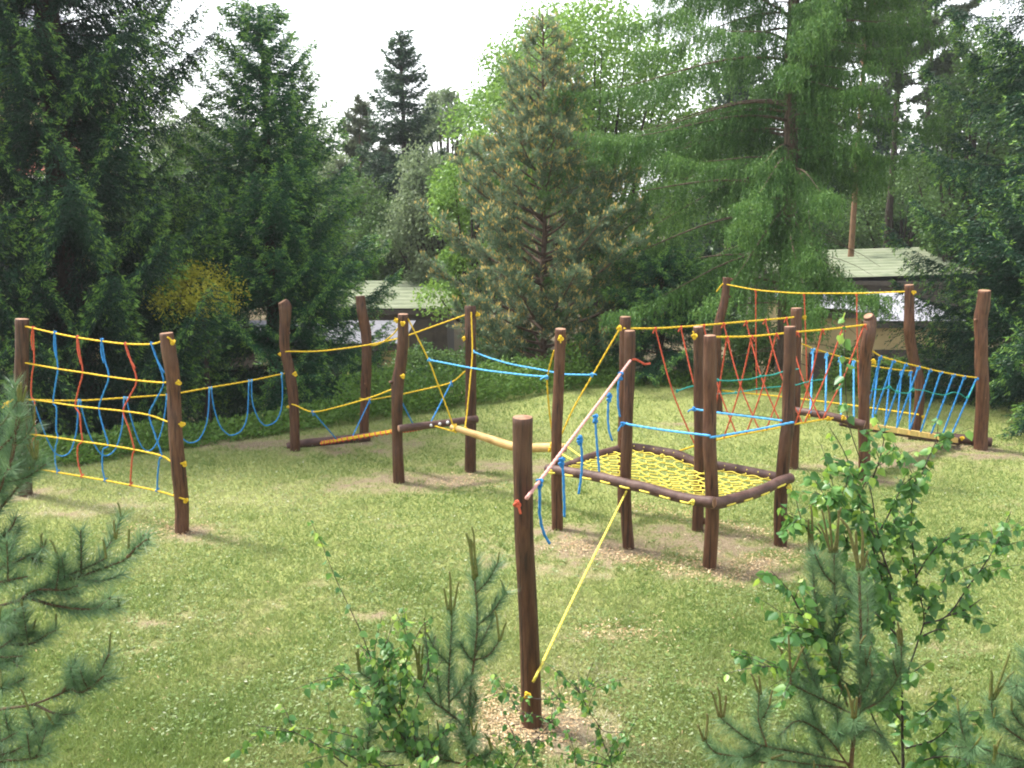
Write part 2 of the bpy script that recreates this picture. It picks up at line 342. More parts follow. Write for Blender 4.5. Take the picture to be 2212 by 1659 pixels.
# ------------------------------------------------------------------ ropes
def chord(pts, Ya, Yb, ua=None, ub=None):
    """screen polyline between two depths: 1/depth runs linearly across the picture"""
    P = np.asarray(pts, float)
    ua = P[0][0] if ua is None else ua; ub = P[-1][0] if ub is None else ub
    out = []
    for (u, v) in P:
        t = (u - ua) / (ub - ua) if abs(ub - ua) > 1e-6 else 0
        out.append(at(u, v, 1 / ((1 - t) / Ya + t / Yb)))
    return np.array(out)
def depth(u, ua, Ya, ub, Yb):
    t = (u - ua) / (ub - ua); return 1 / ((1 - t) / Ya + t / Yb)
def twisted(mb, P, r, pitch=.085, sides=9):
    """a three strand laid rope along P"""
    d = np.concatenate([[0], np.cumsum(np.linalg.norm(np.diff(P, axis=0), axis=1))]); n = max(4, int(d[-1] / .014)); t = np.linspace(0, d[-1], n)
    Q = np.stack([np.interp(t, d, P[:, i]) for i in range(3)], 1); a = np.linspace(0, 2 * math.pi, sides, endpoint=False)
    mb.tube(Q, r, sides, wob=1.04 + .20 * np.cos(3 * a[None] - 2 * math.pi * t[:, None] / pitch))
def rope(name, pts3, mat, parent, r=.009, per=5, extra=None, smooth=True):
    mb = MB(); twisted(mb, catmull(pts3, per) if smooth else np.asarray(pts3), r)
    if extra:
        for e in extra: twisted(mb, catmull(e, per), r)
    return mb.build(name, mat, parent)
def knot(p, mat, parent, s=.03, r=.009, tail=None, seed=0, name='knot'):
    kr = np.random.default_rng(seed + int(abs(p[0]) * 1000))
    t = np.linspace(0, 2 * math.pi, 40)
    K = np.stack([np.sin(t) + 2 * np.sin(2 * t), -np.sin(3 * t) * 1.3, np.cos(t) - 2 * np.cos(2 * t)], 1) / 3 * s
    a = kr.random() * 6.28; ca, sa = math.cos(a), math.sin(a)
    K = np.stack([K[:, 0] * ca - K[:, 2] * sa, K[:, 1], K[:, 0] * sa + K[:, 2] * ca], 1)
    mb = MB(); mb.tube(K + p, r, 6, False)
    if tail is not None: mb.tube(catmull([p, p + np.array(tail) * .5 + [0, 0, .01], p + np.array(tail)], 4), r, 6)
    return mb.build(name, mat, parent)
def wrap(u, v, Y, w, mat, parent, r=.0095, name='wrap'):
    """a turn of rope round a post"""
    c = at(u, v, Y); R = w / 2 / FPX * Y * 1.01 + r * .8
    a = np.linspace(0, 2 * math.pi, 22)
    mb = MB(); mb.tube(np.stack([c[0] + R * np.cos(a), c[1] + R * np.sin(a), c[2] + .012 * np.sin(a * .5)], 1), r, 6, False)
    return mb.build(name, mat, parent)

c1 = lambda p: [(x * .25, 656.6 + y * .25) for x, y in p]
c2 = lambda p: [(553 + x * .25, 622 + y * .25) for x, y in p]
c3 = lambda p: [(1106 + x * .25, 656.6 + y * .25) for x, y in p]
c4 = lambda p: [(1347.8 + x * .2109, 570.2 + y * .2109) for x, y in p]
c5 = lambda p: [(1693.4 + x * .2109, 570.2 + y * .2109) for x, y in p]
c6 = lambda p: [(1106 + x * .3125, 933 + y * .3125) for x, y in p]
cb = lambda p: [(829.4 + x * .2031, 864 + y * .2031) for x, y in p]
cd = lambda p: [(1797 + x * .1875, 864 + y * .1875) for x, y in p]
ce = lambda p: [(345.6 + x * .2734, 553 + y * .2734) for x, y in p]

# --- climbing net L-M
t = thing('climbing_net', (BASE['L'] + BASE['M']) / 2, 'rope net of yellow, blue and red ropes between two posts at the left', 'rope net')
YL, YM, uL, uM = 12.52, 11.05, 52, 380
dLM = lambda p: np.array([at(u, v, depth(u, uL, YL, uM, YM)) for u, v in p])
for hp in ([(200, 192), (240, 198), (480, 253), (670, 290), (885, 322), (1090, 345), (1310, 347), (1390, 325), (1470, 318)],
           [(200, 505), (500, 560), (715, 592), (940, 628), (1180, 660), (1410, 680), (1450, 668), (1530, 676)],
           [(200, 825), (300, 828), (465, 852), (650, 880), (855, 903), (1065, 925), (1290, 960), (1450, 1018), (1560, 1040)],
           [(200, 1118), (310, 1130), (495, 1155), (710, 1188), (935, 1220), (1160, 1258), (1400, 1312), (1475, 1358), (1580, 1382)],
           [(210, 1405), (310, 1420), (500, 1455), (710, 1490), (910, 1525), (1125, 1565), (1360, 1615), (1500, 1655), (1600, 1690)]):
    rope('horizontal_rope', dLM(c1(hp)), M['yellow'], t, .0095, 3)
for i, (ku, kv) in enumerate([(1488, 330), (1538, 680), (1573, 1040), (1588, 1382), (1600, 1698)]):
    u, v = c1([(ku, kv)])[0]; knot(at(u + 1, v, 11.0), M['yellow'], t, .028, .0095, (-.05, -.02, .06) if i == 0 else None, i)
VN = [('red', [(287, 205), (293, 400), (293, 515), (275, 620), (270, 790), (300, 850), (300, 1050), (315, 1130), (277, 1190), (285, 1330), (310, 1418)], (287, 400)),
      ('blue', [(475, 245), (487, 440), (500, 560), (480, 690), (460, 850), (488, 900), (485, 1080), (500, 1155), (478, 1250), (478, 1370), (500, 1453)], (490, 470)),
      ('red', [(670, 285), (693, 450), (715, 592), (680, 730), (650, 880), (688, 950), (700, 1090), (712, 1186), (672, 1230), (675, 1370), (710, 1490)], (705, 520)),
      ('blue', [(880, 310), (905, 480), (940, 628), (890, 780), (855, 902), (890, 1060), (935, 1220), (890, 1262), (885, 1420), (910, 1525)], (900, 510)),
      ('red', [(1085, 345), (1130, 490), (1180, 660), (1120, 800), (1065, 925), (1115, 1080), (1160, 1258), (1146, 1300), (1130, 1480), (1130, 1563)], (1172, 555)),
      ('blue', [(1310, 342), (1360, 490), (1415, 680), (1340, 840), (1290, 960), (1340, 1130), (1400, 1312), (1378, 1340), (1362, 1500), (1358, 1613)], (1425, 595))]
for c, p, tl in VN:
    q = dLM(c1(p))
    tp = dLM(c1([p[0], ((p[0][0] + tl[0]) / 2 - 12, (p[0][1] + tl[1]) / 2), tl])); tp[:, 1] -= .012
    o = rope('vertical_rope', q, M[c], t, .0088, 5, [tp])
    for hh in (p[0], p[-1]):
        uu, vv = c1([hh])[0]; knot(at(uu, vv, depth(uu, uL, YL, uM, YM)), M[c], o, .017, .008, (.03, -.01, .03) if hh == p[-1] else None)

# --- looped rope L-N
t = thing('loop_rope', (BASE['L'] + BASE['N']) / 2, 'yellow hand rope with six hanging blue loops behind the rope net', 'rope')
YA, YB, ua, ub = 12.6, 14.7, 55, 615
dLN = lambda p: np.array([at(u, v, depth(u, ua, YA, ub, YB)) for u, v in p])
hand = c1([(60, 872), (130, 822), (240, 828), (680, 835), (1085, 810), (1440, 785), (1550, 770), (1800, 725), (2150, 665)]) + [(615.5, 806.5), (634, 806)]
rope('hand_rope', dLN(hand), M['yellow'], t, .010, 4)
knot(at(16, 873, 12.5), M['yellow'], t, .035, .010, (-.06, -.02, -.05)); knot(at(637, 808, 14.6), M['yellow'], t, .032, .010)
loops = [c1([(290, 838), (320, 930), (400, 1150), (470, 1280), (540, 1315), (610, 1270), (655, 1130), (670, 1000), (676, 838)]),
         c1([(692, 838), (712, 930), (770, 1120), (850, 1270), (920, 1312), (1000, 1250), (1048, 1100), (1065, 950), (1070, 813)]),
         c1([(1092, 813), (1115, 920), (1170, 1110), (1230, 1240), (1290, 1270), (1350, 1210), (1400, 1080), (1430, 900), (1440, 788)]),
         c1([(1458, 787), (1480, 930), (1525, 1100), (1580, 1165), (1640, 1200), (1720, 1170), (1780, 1050), (1803, 900), (1808, 728)]),
         c1([(1824, 726), (1850, 900), (1900, 1050), (1955, 1115), (2000, 1135), (2080, 1100), (2130, 1000), (2145, 850), (2150, 667)]),
         ce([(722, 985), (730, 1150), (770, 1270), (810, 1325), (850, 1340), (920, 1300), (960, 1200), (968, 1050), (960, 930)])]
for l in loops:
    o = rope('rope_loop', dLN(l), M['blue'], t, .0088, 5)
    for e in (l[0], l[-1]): knot(dLN([e])[0], M['blue2'], o, .017, .008, (0, -.01, -.07) if e is l[-1] else None)

# --- logs
def logthing(name, pts3, rad, mats, label, cat, group=None, seed=1, parent=None, rough=.05):
    mb = MB(); log_mesh(mb, pts3, rad, 16, 6, seed, rough)
    pts3 = np.asarray(pts3)
    if parent is not None: return mb.build(name, mats, parent)
    o = mb.build(name, mats, None, pts3.mean(0)); return tag(o, label, cat, group)
LOGM = [M['log'], M['end']]
lz = lambda u, v, Y: at(u, v, Y)
logthing('cross_log', [lz(620, 967, 14.92), lz(660, 958, 15.0), lz(720, 952, 15.15), lz(799, 943, 15.32)], [.075, .07, .068, .07], LOGM,
         'dark log lying near the ground between two crooked posts under the orange foot rope', 'log', 'cross logs between posts', 2)
logthing('cross_log', [lz(861, 926, 12.88), lz(910, 920, 13.02), lz(970, 913, 13.25), lz(1031, 905, 13.47)], [.048, .05, .05, .05], LOGM,
         'dark cross log fixed knee high across two posts, behind the end of the peeled beam', 'log', 'cross logs between posts', 4)
for p in [(931, 918.5), (950, 915.5), (967, 912.5)]:
    Yp = depth(p[0], 861, 12.83, 1031, 13.42); c = at(p[0], p[1], Yp - .01)
    mb = MB(); mb.tube([c + [0, .02, 0], c + [0, -.012, 0], c + [0, -.03, 0]], [.02, .022, .014], 8); o = mb.build('bolt', M['metal'], None, c)
    o.parent = [x for x in COL.objects if x.name == 'cross_log.001'][0]; o.location = tuple(c - np.array(o.parent['_w']))
logthing('cross_log', [lz(1716, 887, 13.66), lz(1760, 893, 13.45), lz(1810, 903, 13.25), lz(1868, 918, 13.08)], [.055, .055, .055, .06], LOGM,
         'dark cross log with yellow knots joining the red rope bridge to the plank bridge', 'log', 'cross logs between posts', 6)
logthing('cross_log', [lz(1962, 941, 15.5), lz(2040, 945, 15.3), lz(2090, 949, 15.15), lz(2142, 955, 15.05)], [.075, .075, .075, .07], LOGM,
         'dark log on the ground at the low end of the plank bridge', 'log', 'cross logs between posts', 8)

# --- upper hand ropes N-Q and P-O
t = thing('hand_rope', (BASE['N'] + BASE['Q']) / 2, 'upper yellow rope slung from the wavy post up to the straight cross log post', 'rope', 'yellow hand ropes')
rope('strand', chord(c2([(240, 552), (290, 548), (500, 548), (700, 530), (980, 490), (1225, 437), (1320, 408), (1560, 322), (1805, 235), (1850, 222)]), 14.68, 13.6), M['yellow'], t, .0095)
knot(at(605, 765, 14.7), M['yellow'], t, .025); knot(at(1032, 679, 13.58), M['yellow'], t, .03)
t = thing('hand_rope', (BASE['P'] + BASE['O']) / 2, 'short yellow rope curving down from the bulging post to the crooked post behind', 'rope', 'yellow hand ropes')
rope('strand', chord(c2([(1240, 325), (1200, 385), (1150, 430), (1090, 470), (1030, 495), (960, 492)]), 13.1, 15.4), M['yellow'], t, .009)
knot(at(856, 693, 13.0), M['yellow'], t, .026, .009, (-.02, 0, .04)); knot(at(870, 699, 12.93), M['yellow'], t, .03)

# --- foot rope walk
t = thing('foot_rope_bridge', (BASE['N'] + BASE['Q']) / 2 + np.array([0, .2, 0]), 'low orange bound foot rope with two yellow side ropes and blue hangers', 'rope bridge')
np_ = c2([(310, 1005), (345, 1015), (490, 1070), (700, 1030), (980, 950), (1165, 880), (1210, 862)])
oq_ = c2([(895, 955), (985, 965), (1170, 935), (1275, 915), (1500, 865), (1690, 815), (1808, 720)])
rope('side_rope', chord(np_, 14.65, 13.1), M['yellow'], t); rope('side_rope', chord(oq_, 15.42, 13.65), M['yellow'], t)
dNP = lambda u: depth(u, np_[0][0], 14.65, np_[-1][0], 13.1); dOQ = lambda u: depth(u, oq_[0][0], 15.42, oq_[-1][0], 13.65)
fa, fb = c2([(560, 1338)])[0], c2([(1440, 1212)])[0]
fdep = lambda u: depth(u, fa[0], 15.0, fb[0], 13.35)
fpts = np.array([at(*p, fdep(p[0])) for p in c2([(560, 1338), (700, 1316), (940, 1276), (1175, 1238), (1320, 1222), (1440, 1200)])])
fc = catmull(fpts, 12)
mb = MB()
for k in (-1, 0, 1): mb.tube(fc + np.array([0.0, .05 * k, .008 * (k == 0)]), .012, 6)
fr = mb.build('foot_rope', M['yellow'], t)
mb = MB(); nn = 420; s = np.linspace(0, 1, nn); idx = s * (len(fc) - 1); ii = np.minimum(idx.astype(int), len(fc) - 2); ff = (idx - ii)[:, None]
cc = fc[ii] * (1 - ff) + fc[ii + 1] * ff; ph = s * 2 * math.pi * 26
mb.tube(cc + np.stack([np.zeros(nn), .075 * np.cos(ph), .024 * np.sin(ph) - .006], 1), .010, 5); mb.build('red_binding', M['red'], fr)
for (a, b, fn) in [((490, 1070), (700, 1312), dNP), ((985, 965), (830, 1292), dOQ), ((1200, 868), (1375, 1212), dNP), ((1690, 815), (1490, 1200), dOQ)]:
    a, b = c2([a])[0], c2([b])[0]; A3, B3 = at(*a, fn(a[0])), at(*b, fdep(b[0]))
    o = rope('hanger_rope', [A3, B3], M['blue'], t, .009, 6); knot(A3, M['blue'], o, .018, .008, (.01, -.02, -.06))
knot(at(622, 879, 14.6), M['yellow'], t, .016); knot(at(870, 813, 12.93), M['yellow'], t, .028); knot(at(1002, 731, 13.55), M['yellow'], t, .024, .009, (-.005, -.01, -.04))

# --- hanging peeled beam
t = thing('hanging_beam', np.array([-.1, 12.4, 0]), 'peeled light wood beam hung on yellow ropes with two blue hand ropes above', 'balance beam')
bp_ = cb([(718, 287), (860, 330), (1000, 375), (1150, 425), (1300, 475), (1400, 500), (1500, 512), (1600, 510), (1780, 505), (1925, 512)])
logthing('beam', chord(bp_, 13.0, 11.85), [.037, .047, .055, .058, .056, .052], [M['beam'], M['end']], '', '', None, 11, t, .07)
sl = [([(881, 688), (925.5, 777), (945.5, 829.5), (962, 872), (979, 920)], 13.02, 12.97), ([(1018, 674), (1020.5, 759.5), (1015.5, 822), (1009, 890), (1004, 928)], 13.42, 12.85)]
for p, a, b in sl:
    q = [at(u, v, a + (b - a) * i / (len(p) - 1)) for i, (u, v) in enumerate(p)]; rope('sling_rope', q, M['yellow'], t)
rope('sling_rope', [at(1197, 757, 11.25), at(1184.5, 804, 11.45), at(1182, 832, 11.55), at(1188, 900, 11.75), at(1196, 952, 11.87)], M['yellow'], t)
rope('sling_rope', [at(1340, 708, 11.75), at(1281, 809, 11.78), at(1240, 880, 11.8), at(1206, 954, 11.8)], M['yellow'], t)
for (u, v, Y) in [(982, 930, 12.93), (1006, 927, 12.86), (1189, 972, 11.8), (1211, 731, 11.02), (1338, 709, 11.7)]:
    knot(at(u, v, Y), M['yellow'], t, .03, .009, (.0, -.01, -.05) if u == 1211 else None)
for u, v, Y, w in [(984, 925, 12.96, 14), (1194, 966, 11.84, 17)]:
    c = at(u, v, Y); a = np.linspace(0, 6.283 * 2, 36); Rr = w / 2 / FPX * Y + .01
    mb = MB(); mb.tube(np.stack([c[0] + (a / 12.6 - .5) * .05, c[1] + Rr * np.cos(a), c[2] + Rr * np.sin(a)], 1), .009, 6, False); mb.build('wrap', M['yellow'], t)
rope('tie_rope', [at(931, 918, 13.1), at(986, 934, 12.95)], M['yellow'], t); rope('tie_rope', [at(1219, 960, 11.85), at(1256, 987, 11.5)], M['lime'], t); rope('tie_rope', [at(1210, 979, 11.85), at(1238, 994, 11.45)], M['lime'], t)
o = rope('handrail_rope', chord([(925, 777), (1030, 797), (1106, 807), (1150, 811.5), (1184, 814)], 13.01, 11.46), M['blue2'], t, .0095)
knot(at(927, 777.5, 13.0), M['blue2'], o, .022); knot(at(1180, 815, 11.46), M['blue2'], o, .022, .009, (-.07, 0, -.03))
o = rope('handrail_rope', chord([(1020.5, 759), (1060, 774), (1106, 787), (1160, 797), (1200, 805), (1220, 808.5), (1281, 810)], 13.38, 11.78), M['blue2'], t, .0095)
knot(at(1278, 810, 11.76), M['blue2'], o, .022, .009, (.06, 0, 0)); knot(at(1023, 760, 13.37), M['blue2'], o, .018)

# --- net platform
t = thing('net_platform', (BASE['A'] + BASE['E'] + BASE['B'] + BASE['F']) / 4, 'raised platform of dark logs strung with a yellow rope net on six posts', 'platform')
AE = chord(c6([(238, 254), (400, 277), (600, 312), (800, 362), (925, 387), (1100, 437), (1250, 470), (1400, 488)]), 11.0, 9.78)
EF = chord(c6([(1385, 492), (1440, 490), (1520, 468), (1650, 432), (1750, 395), (1850, 345), (1930, 318)]), 9.80, 10.48)
AB = chord(c6([(352, 252), (400, 233), (550, 172), (715, 127), (770, 118)]), 11.2, 11.92)
BF = np.vstack([chord(c6([(735, 115), (840, 108), (1000, 132), (1150, 162), (1260, 208), (1350, 228)]), 11.98, 11.27), chord(c6([(1420, 237), (1600, 268), (1850, 318)]), 11.17, 10.72)])
logthing('frame_log', AE, [.052, .056, .06, .056, .06], LOGM, '', '', None, 21, t); logthing('frame_log', EF, [.064, .06, .058, .054], LOGM, '', '', None, 22, t)
logthing('frame_log', AB, [.055, .052, .05], LOGM, '', '', None, 23, t); logthing('frame_log', BF, [.055, .058, .062, .06, .058], LOGM, '', '', None, 24, t)
cornA, cornE, cornF, cornB = AE[0] * .93 + AE[-1] * .07, AE[-1] * .97 + AE[0] * .03, BF[-1], BF[0]
def edge(Pl, s):
    Pl = catmull(Pl, 8); L = np.concatenate([[0], np.cumsum(np.linalg.norm(np.diff(Pl, axis=0), axis=1))]); L /= L[-1]
    return np.array([np.interp(s, L, Pl[:, i]) for i in range(3)])
def patch(s, q):
    a = edge(AE, .05 + .92 * s); b = edge(BF, .02 + .96 * s); p = a * (1 - q) + b * q
    l = edge(AB, q); r = edge(EF, q); p2 = l * (1 - s) + r * s
    z = p[2] - .05 * math.sin(math.pi * s) * math.sin(math.pi * q) - .03
    return np.array([p[0], p[1], z + .02])
mb = MB(); NA, NB = 15, 8
for j in range(NB):
    q = (j + .7) / (NB + .4); pl = []
    for i in range(NA * 4 + 1):
        s_ = i / (NA * 4); p = patch(s_, q); k = s_ * NA
        w = math.sin(math.pi * k + (j % 2) * math.pi)
        pl.append(p + np.array([0, 0, .010 * w]) + (patch(s_, min(1, q + .05)) - p) * .26 * abs(math.sin(math.pi * k)) ** .8 * (1 if j % 2 else .75))
    mb.tube(pl, .0078, 6)
for i in range(NA):
    s_ = (i + .5) / NA; pl = []
    for j in range(NB * 4 + 1):
        q = j / (NB * 4) * 1.04 - .01; p = patch(s_ + .015 * math.sin(j * 1.57), q); w = math.sin(math.pi * q * NB + (i % 2) * math.pi); pl.append(p + np.array([0, 0, -.010 * w]))
    b_end = edge(BF, .02 + .96 * s_); pl[-1] = b_end + np.array([-.02, -.045, .035])
    mb.tube(pl, .0078, 6)
nt_ = mb.build('netting', M['lime'], t)
nt_['label'] = 'yellow rope netting laced between the logs'
def lashes(Pl, n, off, s0=.03, s1=.97):
    for i in range(n):
        a = s0 + (s1 - s0) * (i + .1) / n; b = s0 + (s1 - s0) * (i + .58) / n
        q = [edge(Pl, a) + off * .4 + np.array([0, .03, -.01]), edge(Pl, a + .003) + off, edge(Pl, (a + b) / 2) + off * 1.04, edge(Pl, b) + off, edge(Pl, b + .003) + off * .4 + np.array([0, .03, -.01])]
        rope('lashing', q, M['lime'], t, .0095, 4)
lashes(AE, 8, np.array([-.028, -.048, -.022]), .0, .93); lashes(EF, 4, np.array([.018, -.052, -.022]), .12, .97)
for (u, v, Y) in [(1192, 1019, 10.9), (1495, 1085, 9.82), (1705, 1052, 10.4), (1431, 986, 11.5)]: knot(at(u, v, Y), M['lime'], t, .026, .0095, (.03, 0, -.05) if u == 1705 else None)
# --- guard ropes
def guard(pts, Ya, Yb, label, tails):
    p = chord(pts, Ya, Yb); t = thing('guard_rope', (p[0] + p[-1]) / 2 * [1, 1, 0], label, 'rope', 'blue guard ropes round the platform')
    rope('strand', p, M['blue2'], t, .0105)
    for (u, v, Y, tl) in tails: knot(at(u, v, Y), M['blue'], t, .022, .009, tl)
guard([(1352, 914), (1365, 918), (1440, 930), (1520, 939.6), (1534, 941)], 10.46, 9.82, 'bright blue guard rope along the front of the net platform', [(1345, 916, 10.48, (-.05, 0, -.08))])
guard([(1534, 945), (1560, 941), (1640, 927), (1714, 912)], 9.82, 10.50, 'blue guard rope along the right end of the net platform', [])
guard([(1502, 884), (1547, 891), (1620, 900), (1690, 909)], 11.1, 10.62, 'bright blue guard rope along the back of the net platform', [(1499, 884, 11.1, (-.07, 0, -.03))])

# --- pink climbing rope R-C and foot rope
t = thing('knotted_rope', (BASE['R'] + BASE['C']) / 2, 'faded pink rope with hanging blue tails from the foreground post up to the platform post', 'rope')
pr0, pr1 = (1128, 1090), (1365, 775)
pd = lambda u: depth(u, 1150, 6.78, 1362, 10.46)
rope('main_rope', [at(1140, 1073, 6.78), at(1150, 1060, 6.78), at(1256, 920, pd(1256)), at(1362, 779, 10.46)], M['pink'], t, .0125)
knot(at(1117, 1089, 6.66), M['red'], t, .023, .009, (.025, -.02, -.065), 3)
o = rope('rope_tail', [at(1366, 777, 10.5), at(1374, 776.6, 10.5), at(1384, 782, 10.5), at(1393.5, 786.6, 10.5), at(1405, 785, 10.5)], M['red'], t, .011)
for kn, tl in [((940, 606), [(940, 612), (918, 700), (915, 800), (918, 890), (933, 975)]), ((843, 792), [(838, 810), (830, 900), (830, 1010), (842, 1110), (868, 1182)]), ((722, 975), [(722, 985), (725, 1080), (738, 1270), (755, 1450)]),
               ((588, 1160), [(590, 1170), (603, 1280), (603, 1420), (592, 1540), (575, 1642)]), ((430, 1350), [(432, 1365), (444, 1480), (448, 1620), (453, 1740), (452, 1840)]), ((240, 1535), [(240, 1545), (240, 1720), (238, 1800), (262, 1940), (300, 2030), (328, 2072)])]:
    u, v = c3([kn])[0]; Yk = pd(u) - .015; q = [at(*p, Yk) for p in c3(tl)]
    o = rope('hanging_tail', q, M['blue'], t, .0095); knot(at(u, v, Yk), M['blue'], o, .022, .0085); knot(at(u - 1, v + 9, Yk - .01), M['blue'], o, .02, .0085)
t = thing('foot_rope', (BASE['R'] + BASE['C']) / 2 + np.array([.05, .3, 0]), 'pale yellow rope slanting from below the platform to the foot of the foreground post', 'rope')
rope('strand', [at(1353, 1062, 10.5), at(1351, 1066, 10.46), at(1245, 1279, 1 / (.5 / 10.46 + .5 / 6.75)), at(1168, 1440, 6.8), at(1152, 1472, 6.75)], M['lime'], t, .0095)
knot(at(1139, 1502, 6.66), M['yellow'], t, .022, .0085)

# --- red rope bridge (B-G, D-H)
t = thing('rope_bridge', (BASE['B'] + BASE['G'] + BASE['D'] + BASE['H']) / 4, 'rope bridge of crossing red ropes between two yellow hand ropes behind the net platform', 'rope bridge')
fu = c4([(0, 660), (65, 660), (320, 660), (580, 645), (815, 628), (1020, 610), (1250, 590), (1445, 573), (1660, 555), (1740, 545)])
nu = c4([(790, 748), (945, 748), (1055, 748), (1300, 742), (1560, 718), (1640, 710), (1765, 697), (2030, 675), (2212, 655), (2480, 622)])
dF = lambda u: depth(u, 1350, 11.78, 1718, 13.78); dN_ = lambda u: depth(u, 1512, 11.14, 1872, 13.18)
rope('hand_rope', [at(u, v, dF(u)) for u, v in fu], M['yellow'], t, .0105, 3); rope('hand_rope', [at(u, v, dN_(u)) for u, v in nu], M['yellow'], t, .0105, 3)
ft = [(1462, 976), (1500, 963.5), (1548.5, 950), (1600, 939), (1653.5, 929), (1715, 917), (1749, 911), (1778, 906), (1800, 903)]
dT = lambda u: depth(u, 1462, 11.55, 1800, 13.2)
rope('foot_rope', [at(u, v, dT(u)) for u, v in ft], M['yellow'], t, .0105, 3)
fv = lambda u: np.interp(u, [p[0] for p in ft], [p[1] for p in ft])
for tp, fo in zip([(320, 660), (580, 645), (815, 628), (1020, 610), (1250, 590), (1445, 573), (1660, 555)], [1502, 1545, 1592, 1641, 1690, 1733, 1772]):
    u, v = c4([tp])[0]; A3 = at(u, v, dF(u)); B3 = at(fo, fv(fo), dT(fo)); mid = (A3 * .45 + B3 * .55) + np.array([-.05, 0, 0])
    o = rope('cross_rope', [A3, mid, B3], M['red'], t, .0085, 6); knot(A3 + [0, -.01, -.01], M['red'], o, .02, .008, (-.03, -.01, -.05))
for tp, fo in zip(c4([(1055, 752), (1310, 742), (1560, 718), (1770, 697), (2030, 675)]) + [(1821, 706.5), (1867, 702)], [1524, 1563, 1612, 1655, 1718, 1738, 1777]):
    u, v = tp; A3 = at(u, v, dN_(u)); B3 = at(fo, fv(fo), dT(fo)); mid = (A3 * .45 + B3 * .55) + np.array([.03, 0, 0])
    o = rope('cross_rope', [A3, mid, B3], M['red'], t, .0085, 6); knot(A3 + [0, -.01, -.01], M['red'], o, .02, .008, (.03, -.01, -.05))
for p, a, b in [([(545, 1302), (720, 1252), (840, 1318), (950, 1330), (1145, 1320), (1400, 1275), (1620, 1255), (1765, 1240), (1850, 1215), (1950, 1195), (2060, 1180)], 11.9, 13.5),
                ([(955, 1190), (1070, 1198), (1185, 1190), (1290, 1180), (1400, 1152), (1530, 1135), (1625, 1105), (1790, 1075)], 11.3, 12.6)]:
    q = chord(c4(p), a, b); o = rope('tie_rope', q, M['teal'], t, .0075, 4); knot(q[0], M['teal'], o, .018, .007); knot(q[4], M['teal'], o, .014, .007)
for (u, v, Y) in [(1500, 727, 11.05), (1737, 686, 13.8), (1790, 905, 13.15), (1822, 903, 13.05), (1746, 900, 13.4)]: knot(at(u, v, Y), M['yellow'], t, .03, .0095, (-.02, 0, .06) if u == 1500 else None)

# --- far rope span K-I
t = thing('rope_span', (BASE['K'] + BASE['I']) / 2, 'long yellow rope with three red droppers and a lower foot rope below the larch', 'rope')
dK = lambda u: depth(u, 1568, 17.4, 1964, 15.55)
rope('hand_rope', [at(u, v, dK(u)) for u, v in [(1548, 630), (1562, 613), (1574.5, 615.5), (1631.5, 626), (1685, 631), (1736, 633.5), (1849, 633.5), (1904, 632), (1954, 630), (1968, 630)]], M['yellow'], t, .0105, 4)
rope('foot_rope', [at(u, v, dK(u)) for u, v in [(1549, 842), (1620, 850), (1689.5, 857), (1795, 869.7), (1881, 881), (1985, 896)]], M['yellow'], t, .0115, 4)
for p in [[(1632.5, 625), (1633, 740), (1634.6, 851)], [(1737, 633.5), (1741, 740), (1744, 863)], [(1850.5, 633.5), (1852, 740), (1856, 878)]]:
    q = [at(u, v, dK(u)) for u, v in p]; o = rope('dropper_rope', q, M['red'], t, .009); knot(q[0] - [0, 0, .03], M['red'], o, .017, .008, (.02, 0, -.1))
knot(at(1974, 632, 15.5), M['yellow'], t, .03); knot(at(1995, 901, 15.5), M['yellow'], t, .028)

# --- plank bridge
t = thing('plank_bridge', (BASE['G'] + BASE['H'] + BASE['I'] + BASE['J']) / 4, 'sloping bridge of raw yellow planks hung on slanting blue ropes at the right', 'plank bridge')
dHJ = lambda u: depth(u, 1872, 13.2, 2112, 14.86); dGI = lambda u: depth(u, 1722, 13.8, 1970, 15.55)
hj = c5([(850, 850), (890, 880), (990, 945), (1125, 985), (1250, 1020), (1380, 1050), (1500, 1080), (1610, 1105), (1740, 1130), (1850, 1150), (1975, 1165)])
gi = c5([(120, 795), (150, 805), (300, 865), (440, 910), (580, 950), (715, 985), (890, 1040), (1060, 1070), (1215, 1090), (1320, 1096)])
rope('hand_rope', [at(u, v, dHJ(u)) for u, v in hj], M['yellow'], t, .0095, 3); rope('hand_rope', [at(u, v, dGI(u)) for u, v in gi], M['yellow'], t, .0095, 3)
nearL, nearR = at(1842, 909, 13.42), at(2072, 947, 15.0)       # near edge of the deck, sloping down to the right
dirv = (nearR - nearL); Ld = np.linalg.norm(dirv); dirv /= Ld
side = np.array([-dirv[1], dirv[0], 0]); side /= np.linalg.norm(side)
npl = 10
for i in range(npl):
    a = nearL + dirv * Ld * (i + .06) / npl; b = nearL + dirv * Ld * (i + .86) / npl; j = rng.normal() * .012
    mb = MB(); q = [a + side * j, b + side * j, b + side * (.26 + j), a + side * (.26 + j)]; dn = np.array([0, 0, -.075])
    mb.add(q + [p + dn for p in q], [(0, 1, 2, 3), (4, 7, 6, 5), (0, 4, 5, 1), (1, 5, 6, 2), (2, 6, 7, 3), (3, 7, 4, 0)]); mb.build('plank', M['plank'], t, smooth=False)
for k in (.06, .19):
    mb = MB(); mb.tube([nearL + side * k + [0, 0, -.085], nearR + side * k + [0, 0, -.085] + dirv * .1], .028, 8); mb.build('bearer', M['log'], t)
def hang(tp, foot, col):
    o = rope('hanger_rope', [tp, foot], M[col], t, .0115, 6); knot(tp - [0, 0, .02], M[col], o, .024, .0095, (-.03, -.01, -.06))
fn = [(1866, 905), (1881, 911), (1907, 919), (1932, 926), (1960, 932), (1984, 936), (2008, 940), (2033, 943), (2053, 946)]
